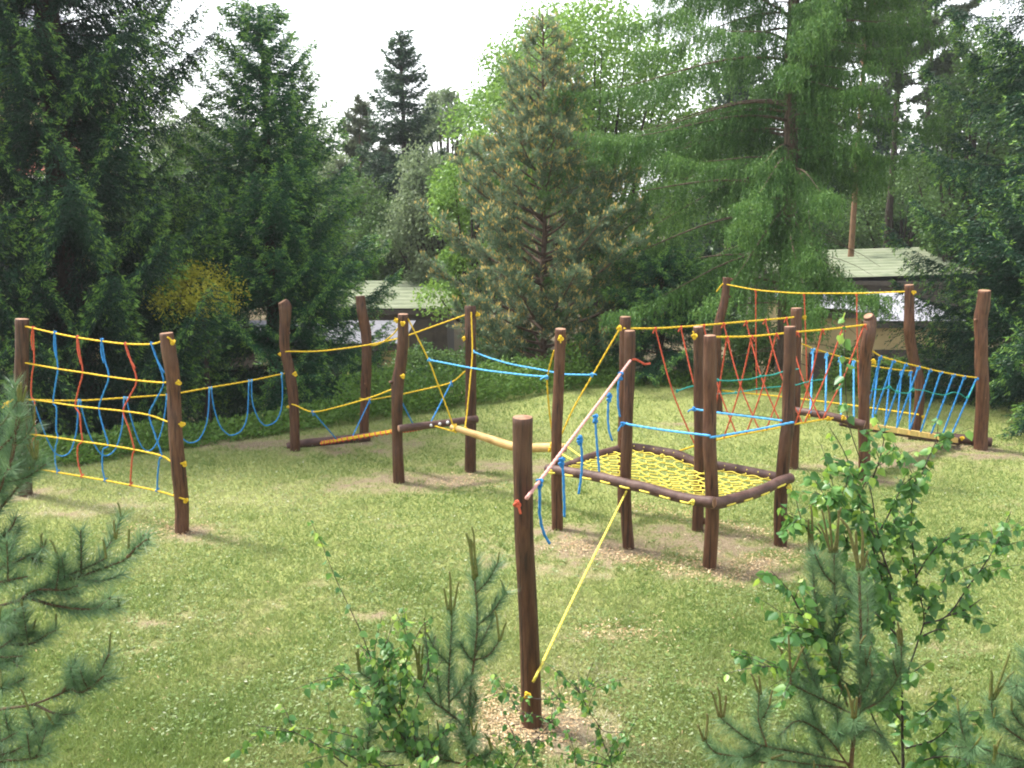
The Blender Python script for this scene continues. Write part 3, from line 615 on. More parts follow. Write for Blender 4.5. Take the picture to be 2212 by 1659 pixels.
for (u, v), (uf, vf) in zip(hj[2:], fn):
    s_ = (uf - 1842) / (2072 - 1842); foot = nearL + dirv * Ld * np.clip(s_, 0.02, .98) + side * .01 + [0, 0, .0]
    hang(at(u, v, dHJ(u)), foot, 'blue')
fg = [(1770, None), (1795, None), (1826, None), (1855, None), (1905, None), (1931, None), (1954.5, None), (1980, None)]
gt = c5([(300, 865), (440, 910), (580, 950), (715, 985), (965, 1052), (1090, 1074), (1205, 1089), (1300, 1095)])
for (u, v), s_ in zip(gt, [-.22, -.1, .03, .14, .30, .42, .53, .65]):
    foot = nearL + dirv * Ld * s_ + side * .25
    hang(at(u, v, dGI(u)), foot, 'blue2' if s_ < .2 else 'blue')
q = chord(c5([(905, 1285), (1010, 1285), (1080, 1262), (1160, 1312), (1270, 1322), (1320, 1288), (1450, 1300), (1530, 1325), (1650, 1342), (1730, 1315), (1810, 1332), (1880, 1370), (1950, 1235)]), 13.3, 14.75)
o = rope('tie_rope', q, M['teal'], t, .0065, 4)
for k in (2, 3, 5, 11): knot(q[k], M['teal'], o, .022, .007)
knot(at(1888, 783, 13.08), M['yellow'], t, .026); knot(at(2078, 947, 14.95), M['yellow'], t, .03); knot(at(1886, 779, 13.05), M['yellow'], t, .02)

# ------------------------------------------------------------------ terrain
EX = [-60, -9, -6.5, -4.5, -2.3, 0, 1.5, 4, 7, 9, 60]; EY = [12.6, 13.0, 13.9, 15.2, 16.9, 18.6, 19.7, 19.9, 18.8, 18.0, 18.0]
sstep = lambda t: np.clip(t, 0, 1) ** 2 * (3 - 2 * np.clip(t, 0, 1))
def zt(x, y):
    x = np.asarray(x, float); y = np.asarray(y, float)
    ye = np.interp(x, EX, EY) + (fbm(x, y, .6) - .5) * .8
    z = -2.1 * sstep((y - ye) / 7.0) + 1.9 * sstep((5.8 - y) / 4.8)
    return z + (fbm(x, y, 1.3) - .5) * .05 * (y < 40)
def axis(lo, a, b, hi, st):
    c = np.arange(a, b, st); l = [a]; k = st
    while l[-1] > lo: k *= 1.35; l.append(l[-1] - k)
    r = [b]; k = st
    while r[-1] < hi: k *= 1.35; r.append(r[-1] + k)
    return np.concatenate([l[::-1][:-1], c, r])
gx = axis(-420, -8.5, 9.5, 420, .07); gy = axis(-12, 4.6, 21, 600, .07)
X, Y = np.meshgrid(gx, gy); x, y = X.ravel(), Y.ravel(); z = zt(x, y)
# bare earth: worn where feet land
BSP = []  # x, y, rx, ry, strength
for k in POST: BSP.append((BASE[k][0] + .08, BASE[k][1] - .05, .42, .34, 1.0 if k in 'MRCEFADJIH' else .8))
def spot(u, v, rx, ry, s): g = gnd(u, v); BSP.append((g[0], g[1], rx, ry, s))
for a in [(1440, 1180, 1.7, 1.1, 1.0), (1580, 1225, 1.2, .6, 1.0), (1300, 1150, .9, .7, .75), (1650, 1150, .8, .6, .6), (940, 1040, 1.4, .6, 1.0), (1090, 1010, 1.0, .45, .85), (700, 955, 2.3, .6, 1.0), (560, 962, 1.6, .5, .9), (800, 975, 1.2, .35, .6),
          (1990, 965, 1.6, .4, .95), (2150, 985, 1.3, .35, .9), (1900, 1000, 1.2, .4, .7), (380, 1170, .9, .3, .8), (1150, 1575, .75, .45, 1), (1060, 1560, .5, .3, .7), (1750, 1010, .8, .35, .6), (1490, 915, .9, .3, .7), (1340, 1365, .4, .2, .7),
          (1080, 1222, .25, .12, .7), (820, 1325, .35, .12, .6), (680, 1262, .22, .1, .6), (120, 1115, .7, .2, .6), (330, 1345, .25, .1, .7), (2100, 1390, .6, .25, .6), (2200, 1090, .9, .3, .4), (1250, 990, .6, .25, .4), (250, 1090, .8, .2, .5), (1520, 1480, .4, .2, .5)]: spot(*a)
def bareness(x, y):
    b = np.zeros_like(x)
    for (bx, by, rx, ry, s) in BSP: b = np.maximum(b, s * np.exp(-(((x - bx) / rx) ** 2 + ((y - by) / ry) ** 2) ** 1.0 * 1.1))
    n = fbm(x, y, 2.2); n2 = fbm(x + 31, y + 17, .55); f = fbm(x + 5, y + 3, 9)
    return np.clip((b * 1.25 + (n - .5) * 1.0 + (f - .5) * 1.3 + (n2 - .5) * .9 - .33) * 1.15, 0, 1)
def chipmask(x, y):
    b = np.zeros_like(x)
    for (p, q) in [((1230, 1180), (1560, 1245)), ((1560, 1245), (1730, 1190)), ((1390, 1095), (1660, 1160)), ((1100, 1580), (1040, 1510))]:
        a, c = gnd(*p)[:2], gnd(*q)[:2]; d = c - a; t = np.clip(((x - a[0]) * d[0] + (y - a[1]) * d[1]) / d.dot(d), 0, 1)
        b = np.maximum(b, np.exp(-((x - a[0] - t * d[0]) ** 2 + (y - a[1] - t * d[1]) ** 2) / .20 ** 2))
    for k, s in [('M', .3), ('R', .4), ('E', .3), ('J', .3)]: b = np.maximum(b, .9 * np.exp(-((x - BASE[k][0] + .12) ** 2 + (y - BASE[k][1] - .1) ** 2) / s ** 2))
    for (u, v, r) in [(1940, 945, .5), (1000, 1040, .5), (330, 1145, .35), (1350, 1365, .3)]:
        g = gnd(u, v); b = np.maximum(b, .8 * np.exp(-((x - g[0]) ** 2 + ((y - g[1]) * 1.6) ** 2) / r ** 2))
    return b
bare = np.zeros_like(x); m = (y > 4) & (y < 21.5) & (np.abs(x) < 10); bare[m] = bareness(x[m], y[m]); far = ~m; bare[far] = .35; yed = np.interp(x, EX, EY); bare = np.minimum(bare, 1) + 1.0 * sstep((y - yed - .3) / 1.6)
nx, ny = len(gx), len(gy); I = np.arange(nx * ny).reshape(ny, nx)
Fc = np.stack([I[:-1, :-1], I[:-1, 1:], I[1:, 1:], I[1:, :-1]], -1).reshape(-1, 4)
m_, nt, b = new_mat('lawn_soil')
a = N(nt, 'ShaderNodeAttribute'); a.attribute_name = 'tint'; tc = N(nt, 'ShaderNodeTexCoord')
n1 = N(nt, 'ShaderNodeTexNoise'); n1.inputs['Scale'].default_value = 9; n1.inputs['Detail'].default_value = 8; n1.inputs['Roughness'].default_value = .75
n2 = N(nt, 'ShaderNodeTexNoise'); n2.inputs['Scale'].default_value = 45; n2.inputs['Detail'].default_value = 6; n2.inputs['Roughness'].default_value = .7
for n in (n1, n2): nt.links.new(tc.outputs['Object'], n.inputs['Vector'])
r1 = ramp(nt, [(.3, (.15, .19, .055)), (.55, (.23, .25, .085)), (.75, (.32, .30, .13))]); nt.links.new(n2.outputs['Fac'], r1.inputs['Fac'])
r2 = ramp(nt, [(.3, (.10, .075, .048)), (.5, (.20, .155, .10)), (.68, (.30, .245, .165))]); nt.links.new(n2.outputs['Fac'], r2.inputs['Fac'])
mx = N(nt, 'ShaderNodeMix', data_type='RGBA'); nt.links.new(a.outputs['Fac'], mx.inputs[0]); nt.links.new(r1.outputs[0], mx.inputs[6]); nt.links.new(r2.outputs[0], mx.inputs[7])
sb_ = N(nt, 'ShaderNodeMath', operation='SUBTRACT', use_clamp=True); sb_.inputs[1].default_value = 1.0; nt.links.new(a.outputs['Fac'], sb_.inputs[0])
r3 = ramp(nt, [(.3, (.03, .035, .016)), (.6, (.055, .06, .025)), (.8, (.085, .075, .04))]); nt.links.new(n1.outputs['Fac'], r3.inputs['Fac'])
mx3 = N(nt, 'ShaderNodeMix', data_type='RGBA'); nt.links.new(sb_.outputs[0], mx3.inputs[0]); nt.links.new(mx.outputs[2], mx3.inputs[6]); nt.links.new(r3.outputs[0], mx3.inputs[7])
nt.links.new(mx3.outputs[2], b.inputs['Base Color']); b.inputs['Roughness'].default_value = .95; b.inputs['Specular IOR Level'].default_value = .1
bp = N(nt, 'ShaderNodeBump'); bp.inputs['Strength'].default_value = .8; bp.inputs['Distance'].default_value = .02; nt.links.new(n2.outputs['Fac'], bp.inputs['Height']); nt.links.new(bp.outputs['Normal'], b.inputs['Normal'])
ground = fast_mesh('ground', np.stack([x, y, z], 1), Fc, bare, m_, None, True); tag(ground, 'mown lawn with worn bare earth patches', None, None, 'structure')

# grass: density follows distance from the viewer
def scatter(n, ymin=5.0, ymax=20.5, pw=1.6):
    u = rng.random(n); yy = (ymin ** (1 - pw) + u * (ymax ** (1 - pw) - ymin ** (1 - pw))) ** (1 / (1 - pw))
    xx = (rng.random(n) * 2 - 1) * (yy * .56 + .4); return xx, yy
xx, yy = scatter(520000); bb = bareness(xx, yy); ye = np.interp(xx, EX, EY)
keep = (rng.random(len(xx)) > np.clip(bb * 1.1 - .08, 0, .86)) & (yy < ye + 1.2); xx, yy, bb = xx[keep], yy[keep], bb[keep]
P = np.stack([xx, yy, zt(xx, yy) - .004], 1); n = len(P)
patchn = fbm(xx + 11, yy + 5, .7); fine = fbm(xx, yy, 3.1)
D = rng.normal(size=(n, 3)) * [.75, .75, .25] + [0, 0, .8]
Lg = Leaves(); Lg.add(P, D, (.028 + .035 * rng.random(n)) * (.75 + .6 * (1 - bb)) * (.8 + .5 * patchn), .005 + .004 * rng.random(n) + .0003 * yy, .10 + .6 * (1 - patchn) + .6 * (fine - .5) + .5 * (fbm(xx + 60, yy + 2, .28) - .45) + .11 * rng.normal(size=n) + .45 * bb)
for _ in range(330):      # taller tufts
    tx, ty = scatter(1, 5.2, 17, 1.5); tx, ty = tx[0], ty[0]; k = int(14 + 34 * rng.random()); sp_ = .03 + .10 * rng.random(); px_, py_ = tx + rng.normal(size=k) * sp_, ty + rng.normal(size=k) * sp_
    if ty > np.interp(tx, EX, EY): continue
    Lg.add(np.stack([px_, py_, zt(px_, py_)], 1), rng.normal(size=(k, 3)) * [.5, .5, .2] + [0, 0, .9], (.05 + .06 * rng.random()) * (.7 + .5 * rng.random(k)), .007, .05 + .35 * rng.random() + .1 * rng.random(k))
g_ = Lg.build('grass', M['grass'], None, 'needle'); tag(g_, 'short mown grass of the lawn', None, None, 'stuff')
xx, yy = scatter(70000, 5, 17, 1.7); cl = fbm(xx + 40, yy + 13, .9); bb = bareness(xx, yy)
keep = (rng.random(len(xx)) < sstep((cl - .42) / .22) + .1) & (bb < .5); xx, yy = xx[keep], yy[keep]; n = len(xx)
Lc = Leaves(); P = np.stack([xx, yy, zt(xx, yy) + .012 + .025 * rng.random(n)], 1); fl = rng.random(n)
Lc.add(P, rng.normal(size=(n, 3)) * [1, 1, .3], .022 + .02 * rng.random(n), .017 + .014 * rng.random(n), np.where(fl > .99, 1, .3 + .45 * fl), np.cross(rng.normal(size=(n, 3)) * [1, 1, .2], [0, 0, 1]))  # a few leaves painted whitish for the sheen on the lawn
g_ = Lc.build('clover', M['clover'], None); tag(g_, 'low clover leaves scattered in the lawn, a few whitened as sheen', None, None, 'stuff')
xx, yy = scatter(300000, 5.5, 18, 1.3); cm = chipmask(xx, yy) * np.clip(.35 + 1.3 * fbm(xx + 9, yy, 4.), 0, 1.2); keep = rng.random(len(xx)) < cm * .9 + .004; xx, yy = xx[keep], yy[keep]; n = len(xx)
Lw = Leaves(); Lw.add(np.stack([xx, yy, zt(xx, yy) + .012 + .012 * rng.random(n)], 1), rng.normal(size=(n, 3)) * [1, 1, .25], .02 + .035 * rng.random(n), .008 + .012 * rng.random(n), rng.random(n), np.cross(rng.normal(size=(n, 3)), [0, 0, 1]))
g_ = Lw.build('wood_chips', M['chips'], None); tag(g_, 'pale wood chips strewn round the posts', None, None, 'stuff')

# undergrowth beyond the lawn edge
n = 62000; xx = rng.random(n) * 19 - 9.5; ye = np.interp(xx, EX, EY)
off = rng.random(n) ** 1.4 * 3.4 - .15; yy = ye + off + (fbm(xx, yy[:1].repeat(n), .8) - .5) * .7
cl = fbm(xx + 3, yy, 1.4); dens = np.where(xx < 1.4, 1.0, np.where(xx < 5.2, .55, .3)); hmax = np.where(xx < -3, .38, np.where(xx < 1.6, .85, .3)) * (.35 + 1.0 * cl) * np.clip((off + .35) / .8, .25, 1)
keep = rng.random(n) < dens * sstep((cl - .2) / .3); xx, yy, hmax = xx[keep], yy[keep], hmax[keep]; n = len(xx)
P = np.stack([xx, yy, zt(xx, yy) + hmax * rng.random(n) ** .7], 1)
Lu = Leaves(); Lu.add(P, rng.normal(size=(n, 3)) * [1, 1, .6] + [0, 0, .35], .05 + .07 * rng.random(n), .025 + .03 * rng.random(n), rng.random(n) * .55 + .42 * cl[keep] + (rng.random(n) > .992) * .5)
g_ = Lu.build('undergrowth', M['weed'], None); tag(g_, 'weedy green undergrowth along the back edge of the lawn', None, None, 'stuff')

# ------------------------------------------------------------------ trees
def trunk_mesh(root, base, H, r0, mat, lean=(0, 0), branches=(), seed=0, rtop=.02):
    mb = MB(); tr = np.random.default_rng(seed); n = 14; pts = []
    for i in range(n):
        t = i / (n - 1); pts.append(base + np.array([lean[0] * t + tr.normal() * .02, lean[1] * t + tr.normal() * .02, H * t - .3 * (i == 0)]))
    r = np.array([r0 * (1 - t) ** .9 + rtop for t in np.linspace(0, 1, n)]); r[0] *= 1.25
    mb.tube(catmull(pts, 3), np.interp(np.linspace(0, 1, 3 * (n - 1) + 1), np.linspace(0, 1, n), r), 10)
    for (pl, ra, rb) in branches: mb.tube(pl, np.linspace(ra, rb, len(pl)), 5, False)
    return mb.build('trunk', mat, root), lambda h: np.array([np.interp(h / H, np.linspace(0, 1, n), [p[k] for p in pts]) for k in range(2)])

def spruce(name, base, H, R, label, mat='spruce', seed=1, zlo=.4, zhi=None, whorl=.27, per=7, el=.085, ew=.03, dens=1.0, lean=(0, 0), prof=.8, group=None, droop=.55, tip=.22, hang=.4, trunk='bark', cat='spruce', bright=.0, rmin=.12, skew=None):
    tr = np.random.default_rng(seed); base = np.asarray(base, float); root = thing(name, base, label, cat, group)
    zhi = zhi or H; br = []; L = Leaves(); h = zlo
    pts_t = lambda hh: base + np.array([lean[0] * hh / H, lean[1] * hh / H, hh])
    while h < min(H - .1, zhi):
        f = 1 - h / H; nb = max(4, int(per * (.75 + .5 * tr.random())))
        a0 = tr.random() * 6.28
        for k in range(nb):
            az = a0 + 6.283 * k / nb + tr.normal() * .22; ca, sa = math.cos(az), math.sin(az)
            ln = (R * f ** prof + rmin) * (.72 + .42 * tr.random())
            if tr.random() < .07: ln *= 1.2
            if skew: ln *= 1 + skew * ca
            hh = h + tr.normal() * .10; up = .62 * (1 - f) - .02 + tr.normal() * .13
            s = np.linspace(0, 1, 9); zz = ln * (up * s - droop * f ** .6 * s ** 2 + tip * (1 + f) * s ** 3)
            C = pts_t(hh) + np.stack([ca * ln * s, sa * ln * s, zz], 1); br.append((C[:6], .006 + .006 * ln, .003))
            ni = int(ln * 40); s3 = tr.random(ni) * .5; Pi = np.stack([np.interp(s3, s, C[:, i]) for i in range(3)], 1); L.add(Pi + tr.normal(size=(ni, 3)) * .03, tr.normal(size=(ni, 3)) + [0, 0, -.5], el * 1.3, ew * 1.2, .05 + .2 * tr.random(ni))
            nl = max(7, int(ln / .045 * dens)); si = .08 + .92 * tr.random(nl) ** .8; sd = np.where(tr.random(nl) < .5, 1, -1)
            ll = (.36 * ln * (1 - si) ** .7 + .13 + .05 * tr.random(nl)) * (.6 + .7 * tr.random(nl)); ll = np.minimum(ll, .85)
            Pb = np.stack([np.interp(si, s, C[:, i]) for i in range(3)], 1); T = unit(np.array([ca, sa, 0]) + np.stack([0 * si, 0 * si, np.interp(si, s, np.gradient(zz, s * ln + 1e-9))], 1))
            Sd = np.array([-sa, ca, 0])[None] * sd[:, None]; an = .75 + .25 * tr.random(nl)
            Dl = T * np.cos(an)[:, None] + Sd * np.sin(an)[:, None]; Dl[:, 2] -= hang * (.4 + .9 * tr.random(nl)); Dl = unit(Dl)
            ne = 1 + int(.85 / (el * .45)); q = (np.arange(ne) + .2)[None] * el * .45; mk = q < ll[:, None]
            rep, col = np.nonzero(mk); qq = q[0][col]; frac = qq / ll[rep]
            P = Pb[rep] + Dl[rep] * qq[:, None]; P[:, 2] -= .18 * qq ** 2 * (1 + hang); n = len(P)
            De = Dl[rep] + .6 * tr.normal(size=(n, 3)) * [1, 1, .6]; De[:, 2] -= .12 + .3 * hang * tr.random(n)
            end = (qq + el * .5 > ll[rep]); out = si[rep] * .5 + frac * .5
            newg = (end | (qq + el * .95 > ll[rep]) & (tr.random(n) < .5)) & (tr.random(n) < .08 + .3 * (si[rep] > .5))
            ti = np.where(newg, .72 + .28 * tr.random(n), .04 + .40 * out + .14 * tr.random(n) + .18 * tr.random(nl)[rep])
            L.add(P, De, el * (.8 + .5 * tr.random(n)) * np.where(newg, 1.15, 1), ew * (.7 + .45 * tr.random(n)) * np.where(newg, 1.1, 1), ti)
            ks = np.nonzero((si > .5) & (tr.random(nl) < .55 + bright))[0]; nk = 5
            if len(ks):
                Pe = np.repeat(Pb[ks] + Dl[ks] * (ll[ks] * .95)[:, None] - np.array([0, 0, 1.])[None] * (.18 * ll[ks] ** 2 * (1 + hang))[:, None], nk, 0); n3 = len(Pe); tn = np.repeat(.72 + .28 * tr.random(len(ks)), nk)
                L.add(Pe + tr.normal(size=(n3, 3)) * .022, np.repeat(Dl[ks], nk, 0) * .8 + tr.normal(size=(n3, 3)) * .45 + [0, 0, -.25 * hang], el * (.75 + .5 * tr.random(n3)), ew * .95, tn)
            # leader tip
            n2 = 6; L.add(C[-1] + tr.normal(size=(n2, 3)) * .02, np.array([ca, sa, .1]) + .4 * tr.normal(size=(n2, 3)), el * 1.2, ew, .6 + .4 * tr.random(n2))
        h += whorl * (.55 + .45 * f ** .5) * (.8 + .4 * tr.random())
    k = 40; top = pts_t(H); P = top - np.array([0, 0, 1])[None] * (tr.random(k) * .55)[:, None]
    L.add(P, tr.normal(size=(k, 3)) * .6 + [0, 0, .6], el * 1.3, ew, .3 + .5 * tr.random(k))
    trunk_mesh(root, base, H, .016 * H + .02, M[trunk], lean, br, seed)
    L.build('crown', M[mat], root); return root

g3 = lambda u, v, Y: at(u, v, Y)
def tb(u, Y, dz=0.0):
    """foot of a tree seen at picture column u, at distance Y, on the terrain"""
    x_ = (u - CU) / FPX * (Y / cp) * 1.02; return np.array([x_, Y, float(zt([x_], [Y])[0]) + dz])
def topz(v, Y): d = ray(CU, v); return CAMZ + d[2] / d[1] * Y

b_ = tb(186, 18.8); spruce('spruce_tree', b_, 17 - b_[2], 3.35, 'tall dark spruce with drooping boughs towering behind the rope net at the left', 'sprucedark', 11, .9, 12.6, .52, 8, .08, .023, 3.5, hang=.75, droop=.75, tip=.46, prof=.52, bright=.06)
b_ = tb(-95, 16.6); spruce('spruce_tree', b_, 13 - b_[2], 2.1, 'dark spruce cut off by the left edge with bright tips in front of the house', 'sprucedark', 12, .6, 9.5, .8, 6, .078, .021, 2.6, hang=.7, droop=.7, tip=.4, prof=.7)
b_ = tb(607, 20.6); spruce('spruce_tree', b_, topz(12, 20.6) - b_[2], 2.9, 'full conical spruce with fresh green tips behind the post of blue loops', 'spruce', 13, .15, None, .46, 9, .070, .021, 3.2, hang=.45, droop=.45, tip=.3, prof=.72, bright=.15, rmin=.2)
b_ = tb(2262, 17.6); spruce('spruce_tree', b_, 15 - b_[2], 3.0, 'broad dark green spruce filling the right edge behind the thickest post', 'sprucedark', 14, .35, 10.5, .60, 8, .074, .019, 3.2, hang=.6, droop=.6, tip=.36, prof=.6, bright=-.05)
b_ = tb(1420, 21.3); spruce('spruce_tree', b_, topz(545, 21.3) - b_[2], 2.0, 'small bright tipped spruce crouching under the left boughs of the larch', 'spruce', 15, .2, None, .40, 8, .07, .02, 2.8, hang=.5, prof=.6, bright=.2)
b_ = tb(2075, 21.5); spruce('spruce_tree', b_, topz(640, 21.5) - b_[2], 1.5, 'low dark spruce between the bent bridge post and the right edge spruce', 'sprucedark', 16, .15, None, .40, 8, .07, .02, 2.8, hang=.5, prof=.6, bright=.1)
b_ = tb(886, 42); spruce('spruce_tree', b_, topz(68, 42) - b_[2], 2.9, 'tall narrow spruce against the sky far behind in the middle', 'farspruce', 17, 2.2, None, .72, 8, .15, .05, 2.4, hang=.35, prof=.75, droop=.5, tip=.3, bright=-.6)

# larch
def larch(name, base, H, R, label, seed, zlo, zhi, lean=(0, 0)):
    tr = np.random.default_rng(seed); base = np.asarray(base, float); root = thing(name, base, label, 'larch'); L = Leaves(); br = []; h = zlo
    while h < zhi:
        f = 1 - h / H
        for k in range(4):
            h0 = h; az = tr.random() * 6.283; ca, sa = math.cos(az), math.sin(az); ln = R * f ** .48 * (.55 + .5 * tr.random()) * (1 + .22 * (-ca)) + .3
            hh = h + tr.random() * .25; s = np.linspace(0, 1, 12)
            if ca > .05 and hh < 5.0: continue
            zz = ln * ((.34 - .14 * f + .1 * tr.normal()) * s - (.95 + .2 * tr.random()) * s ** 2 * f ** .3 + .52 * s ** 3.4); C = base + np.array([lean[0] * hh / H, lean[1] * hh / H, hh]) + np.stack([ca * ln * s - sa * .12 * ln * s ** 2 * tr.normal(), sa * ln * s, zz], 1)
            br.append((C[:9], .007 + .006 * ln, .004))
            nt_ = int(ln / .011); si = .10 + .90 * tr.random(nt_) ** .8
            Pb = np.stack([np.interp(si, s, C[:, i]) for i in range(3)], 1); lat = tr.normal(size=nt_) * (.05 + .16 * (1 - abs(si - .55))); Pb[:, 0] -= sa * lat; Pb[:, 1] += ca * lat; Pb[:, 2] -= abs(lat) * .25
            ll = (.12 + .70 * tr.random(nt_) ** 1.7) * (1.15 - .6 * si) * (.6 + .8 * vnoise(si * ln * 3.5, np.full(nt_, h * 7.), 1.)); st = .05; ne = int(1.2 / st); q = (np.arange(ne) + .1)[None] * st
            rep, col = np.nonzero(q < ll[:, None]); qq = q[0][col]; sway = tr.normal(size=(nt_, 2)) * .10 + np.array([ca, sa]) * .22; tone = tr.random(nt_)
            P = Pb[rep].copy(); P[:, :2] += sway[rep] * qq[:, None]; P[:, 2] -= qq; n = len(P); low = qq / (ll[rep] + .01)
            for _ in range(2):
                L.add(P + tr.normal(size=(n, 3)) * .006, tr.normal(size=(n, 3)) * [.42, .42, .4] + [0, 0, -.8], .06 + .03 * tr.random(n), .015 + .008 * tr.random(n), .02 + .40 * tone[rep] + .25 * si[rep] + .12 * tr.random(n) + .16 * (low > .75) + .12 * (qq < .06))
            n2 = int(ln * 26); s2 = .25 + .75 * tr.random(n2); Pb = np.stack([np.interp(s2, s, C[:, i]) for i in range(3)], 1)
            L.add(Pb + tr.normal(size=(n2, 3)) * .02, tr.normal(size=(n2, 3)) + [0, 0, .3], .06, .018, .5 + .5 * tr.random(n2))
        h += .27 * (.75 + .5 * tr.random())
    for _ in range(46):   # bare dead twigs low on the stem
        az = tr.random() * 6.283; hh = .8 + tr.random() * 3.2; ln = .6 + 1.6 * tr.random(); s = np.linspace(0, 1, 6)
        br.append((base + [0, 0, hh] + np.stack([math.cos(az) * ln * s, math.sin(az) * ln * s, ln * (.18 * s - .42 * s ** 2) + tr.normal() * .03], 1), .012, .003))
    trunk_mesh(root, base, H, .185, M['larchbark'], lean, br, seed); L.build('crown', M['larch'], root); return root
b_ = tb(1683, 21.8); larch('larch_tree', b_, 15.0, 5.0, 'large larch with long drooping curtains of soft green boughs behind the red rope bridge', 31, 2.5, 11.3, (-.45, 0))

# pines
def pine(name, base, H, label, seed, mat, nb, zlo, Rf, tuft=.095, tw=.012, nper=12, cones=.75, bark='pinebark', r0=.10, group=None, rise=.55, sub=9, lean=(0, 0), cat='pine'):
    tr = np.random.default_rng(seed); base = np.asarray(base, float); root = thing(name, base, label, cat, group); L = Leaves(); br = []
    for i in range(nb):
        f = (i + tr.random()) / nb; hh = zlo + (H - zlo - .15) * f; az = i * 2.4 + tr.normal() * .4; ca, sa = math.cos(az), math.sin(az)
        ln = Rf(f) * (.75 + .45 * tr.random()); s = np.linspace(0, 1, 8); zz = ln * (rise * (.5 + .9 * f) * s - .12 * s + .25 * s ** 2)
        o = base + np.array([lean[0] * hh / H, lean[1] * hh / H, hh]); C = o + np.stack([ca * ln * s, sa * ln * s, zz], 1); br.append((C, .012 + .014 * ln, .005))
        tips = [C[-1]]; dirs = [C[-1] - C[-2]]
        ns = max(2, int(sub * ln)); 
        for j in range(ns):
            sj = .3 + .7 * tr.random(); p = np.array([np.interp(sj, s, C[:, k]) for k in range(3)]); sg = 1 if tr.random() < .5 else -1
            d = unit(np.array([ca, sa, .35])[None] * .7 + np.array([-sa, ca, 0])[None] * sg * .8 + tr.normal(size=(1, 3)) * [.3, .3, .45] + [[0, 0, .25]])[0]
            l2 = (.22 + .45 * tr.random()) * (1.15 - .6 * sj) * min(1, ln + .3); pl = np.array([p, p + d * l2 * .5, p + d * l2 + [0, 0, .08 * l2]]); br.append((pl, .007, .003)); tips.append(pl[-1]); dirs.append(d)
            if l2 > .25:
                for _ in range(2):
                    d2 = unit(d + tr.normal(size=3) * .6 + [0, 0, .15]); q0 = pl[1] + (pl[2] - pl[1]) * tr.random(); tips.append(q0 + d2 * l2 * .45); dirs.append(d2); tips.append(q0); dirs.append(d)
        tips = np.array(tips); dirs = unit(np.array(dirs)); m = len(tips)
        for kk in range(3):     # three tufts back along each shoot
            Pt = np.repeat(tips - dirs * kk * tuft * .55, nper, 0); Dt = np.repeat(dirs, nper, 0) * .55 + tr.normal(size=(m * nper, 3)) * .75; n = len(Pt)
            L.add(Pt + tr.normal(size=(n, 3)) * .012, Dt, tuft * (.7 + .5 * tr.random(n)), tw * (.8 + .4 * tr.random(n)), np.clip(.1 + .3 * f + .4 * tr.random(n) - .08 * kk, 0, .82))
        if cones > 0:
            kc = tr.random(m) < cones
            for rep in range(3):
                n = int(kc.sum()); L.add(tips[kc] + tr.normal(size=(n, 3)) * .025, dirs[kc] * .5 + [0, 0, .8] + .3 * tr.normal(size=(n, 3)), .06 + .06 * tr.random(n), .028, .91 + .09 * tr.random(n))
    trunk_mesh(root, base, H, r0, M[bark], lean, br, seed, .015); L.build('crown', M[mat], root); return root
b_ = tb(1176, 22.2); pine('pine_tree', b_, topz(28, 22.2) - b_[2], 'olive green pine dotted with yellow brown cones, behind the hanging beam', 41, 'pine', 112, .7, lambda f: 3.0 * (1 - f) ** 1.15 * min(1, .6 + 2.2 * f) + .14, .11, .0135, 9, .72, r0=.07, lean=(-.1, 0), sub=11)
b_ = tb(1806, 38); pine('pine_tree', b_, 15.5, 'slim pine with a bare orange trunk, far behind the larch', 42, 'farpine', 30, 10.2, lambda f: 1.9 * (1 - f * .6), .26, .05, 12, 0, 'orangebark', .125, 'slim pines far behind the larch', .3, 5)
b_ = tb(1880, 41); pine('pine_tree', b_, 16.5, 'slim hazy pine with a dark straight trunk right of the orange trunked pine', 43, 'farpine', 34, 9.2, lambda f: 2.0 * (1 - f * .55), .27, .05, 12, 0, 'bark', .17, 'slim pines far behind the larch', .3, 5)
b_ = tb(1942, 44); pine('pine_tree', b_, 16.8, 'rightmost slim hazy pine at the gap of sky left of the right edge spruce', 44, 'farpine', 30, 10.0, lambda f: 1.9 * (1 - f * .55), .28, .052, 12, 0, 'bark', .16, 'slim pines far behind the larch', .3, 5)
b_ = tb(800, 44); pine('pine_tree', b_, topz(205, 44) - b_[2], 'thin brownish pine with a spindly top left of the far narrow spruce', 45, 'farpine', 34, 3.0, lambda f: 2.0 * (1 - f) ** .9 + .15, .26, .05, 12, 0, 'pinebark', .15, None, .35, 5)

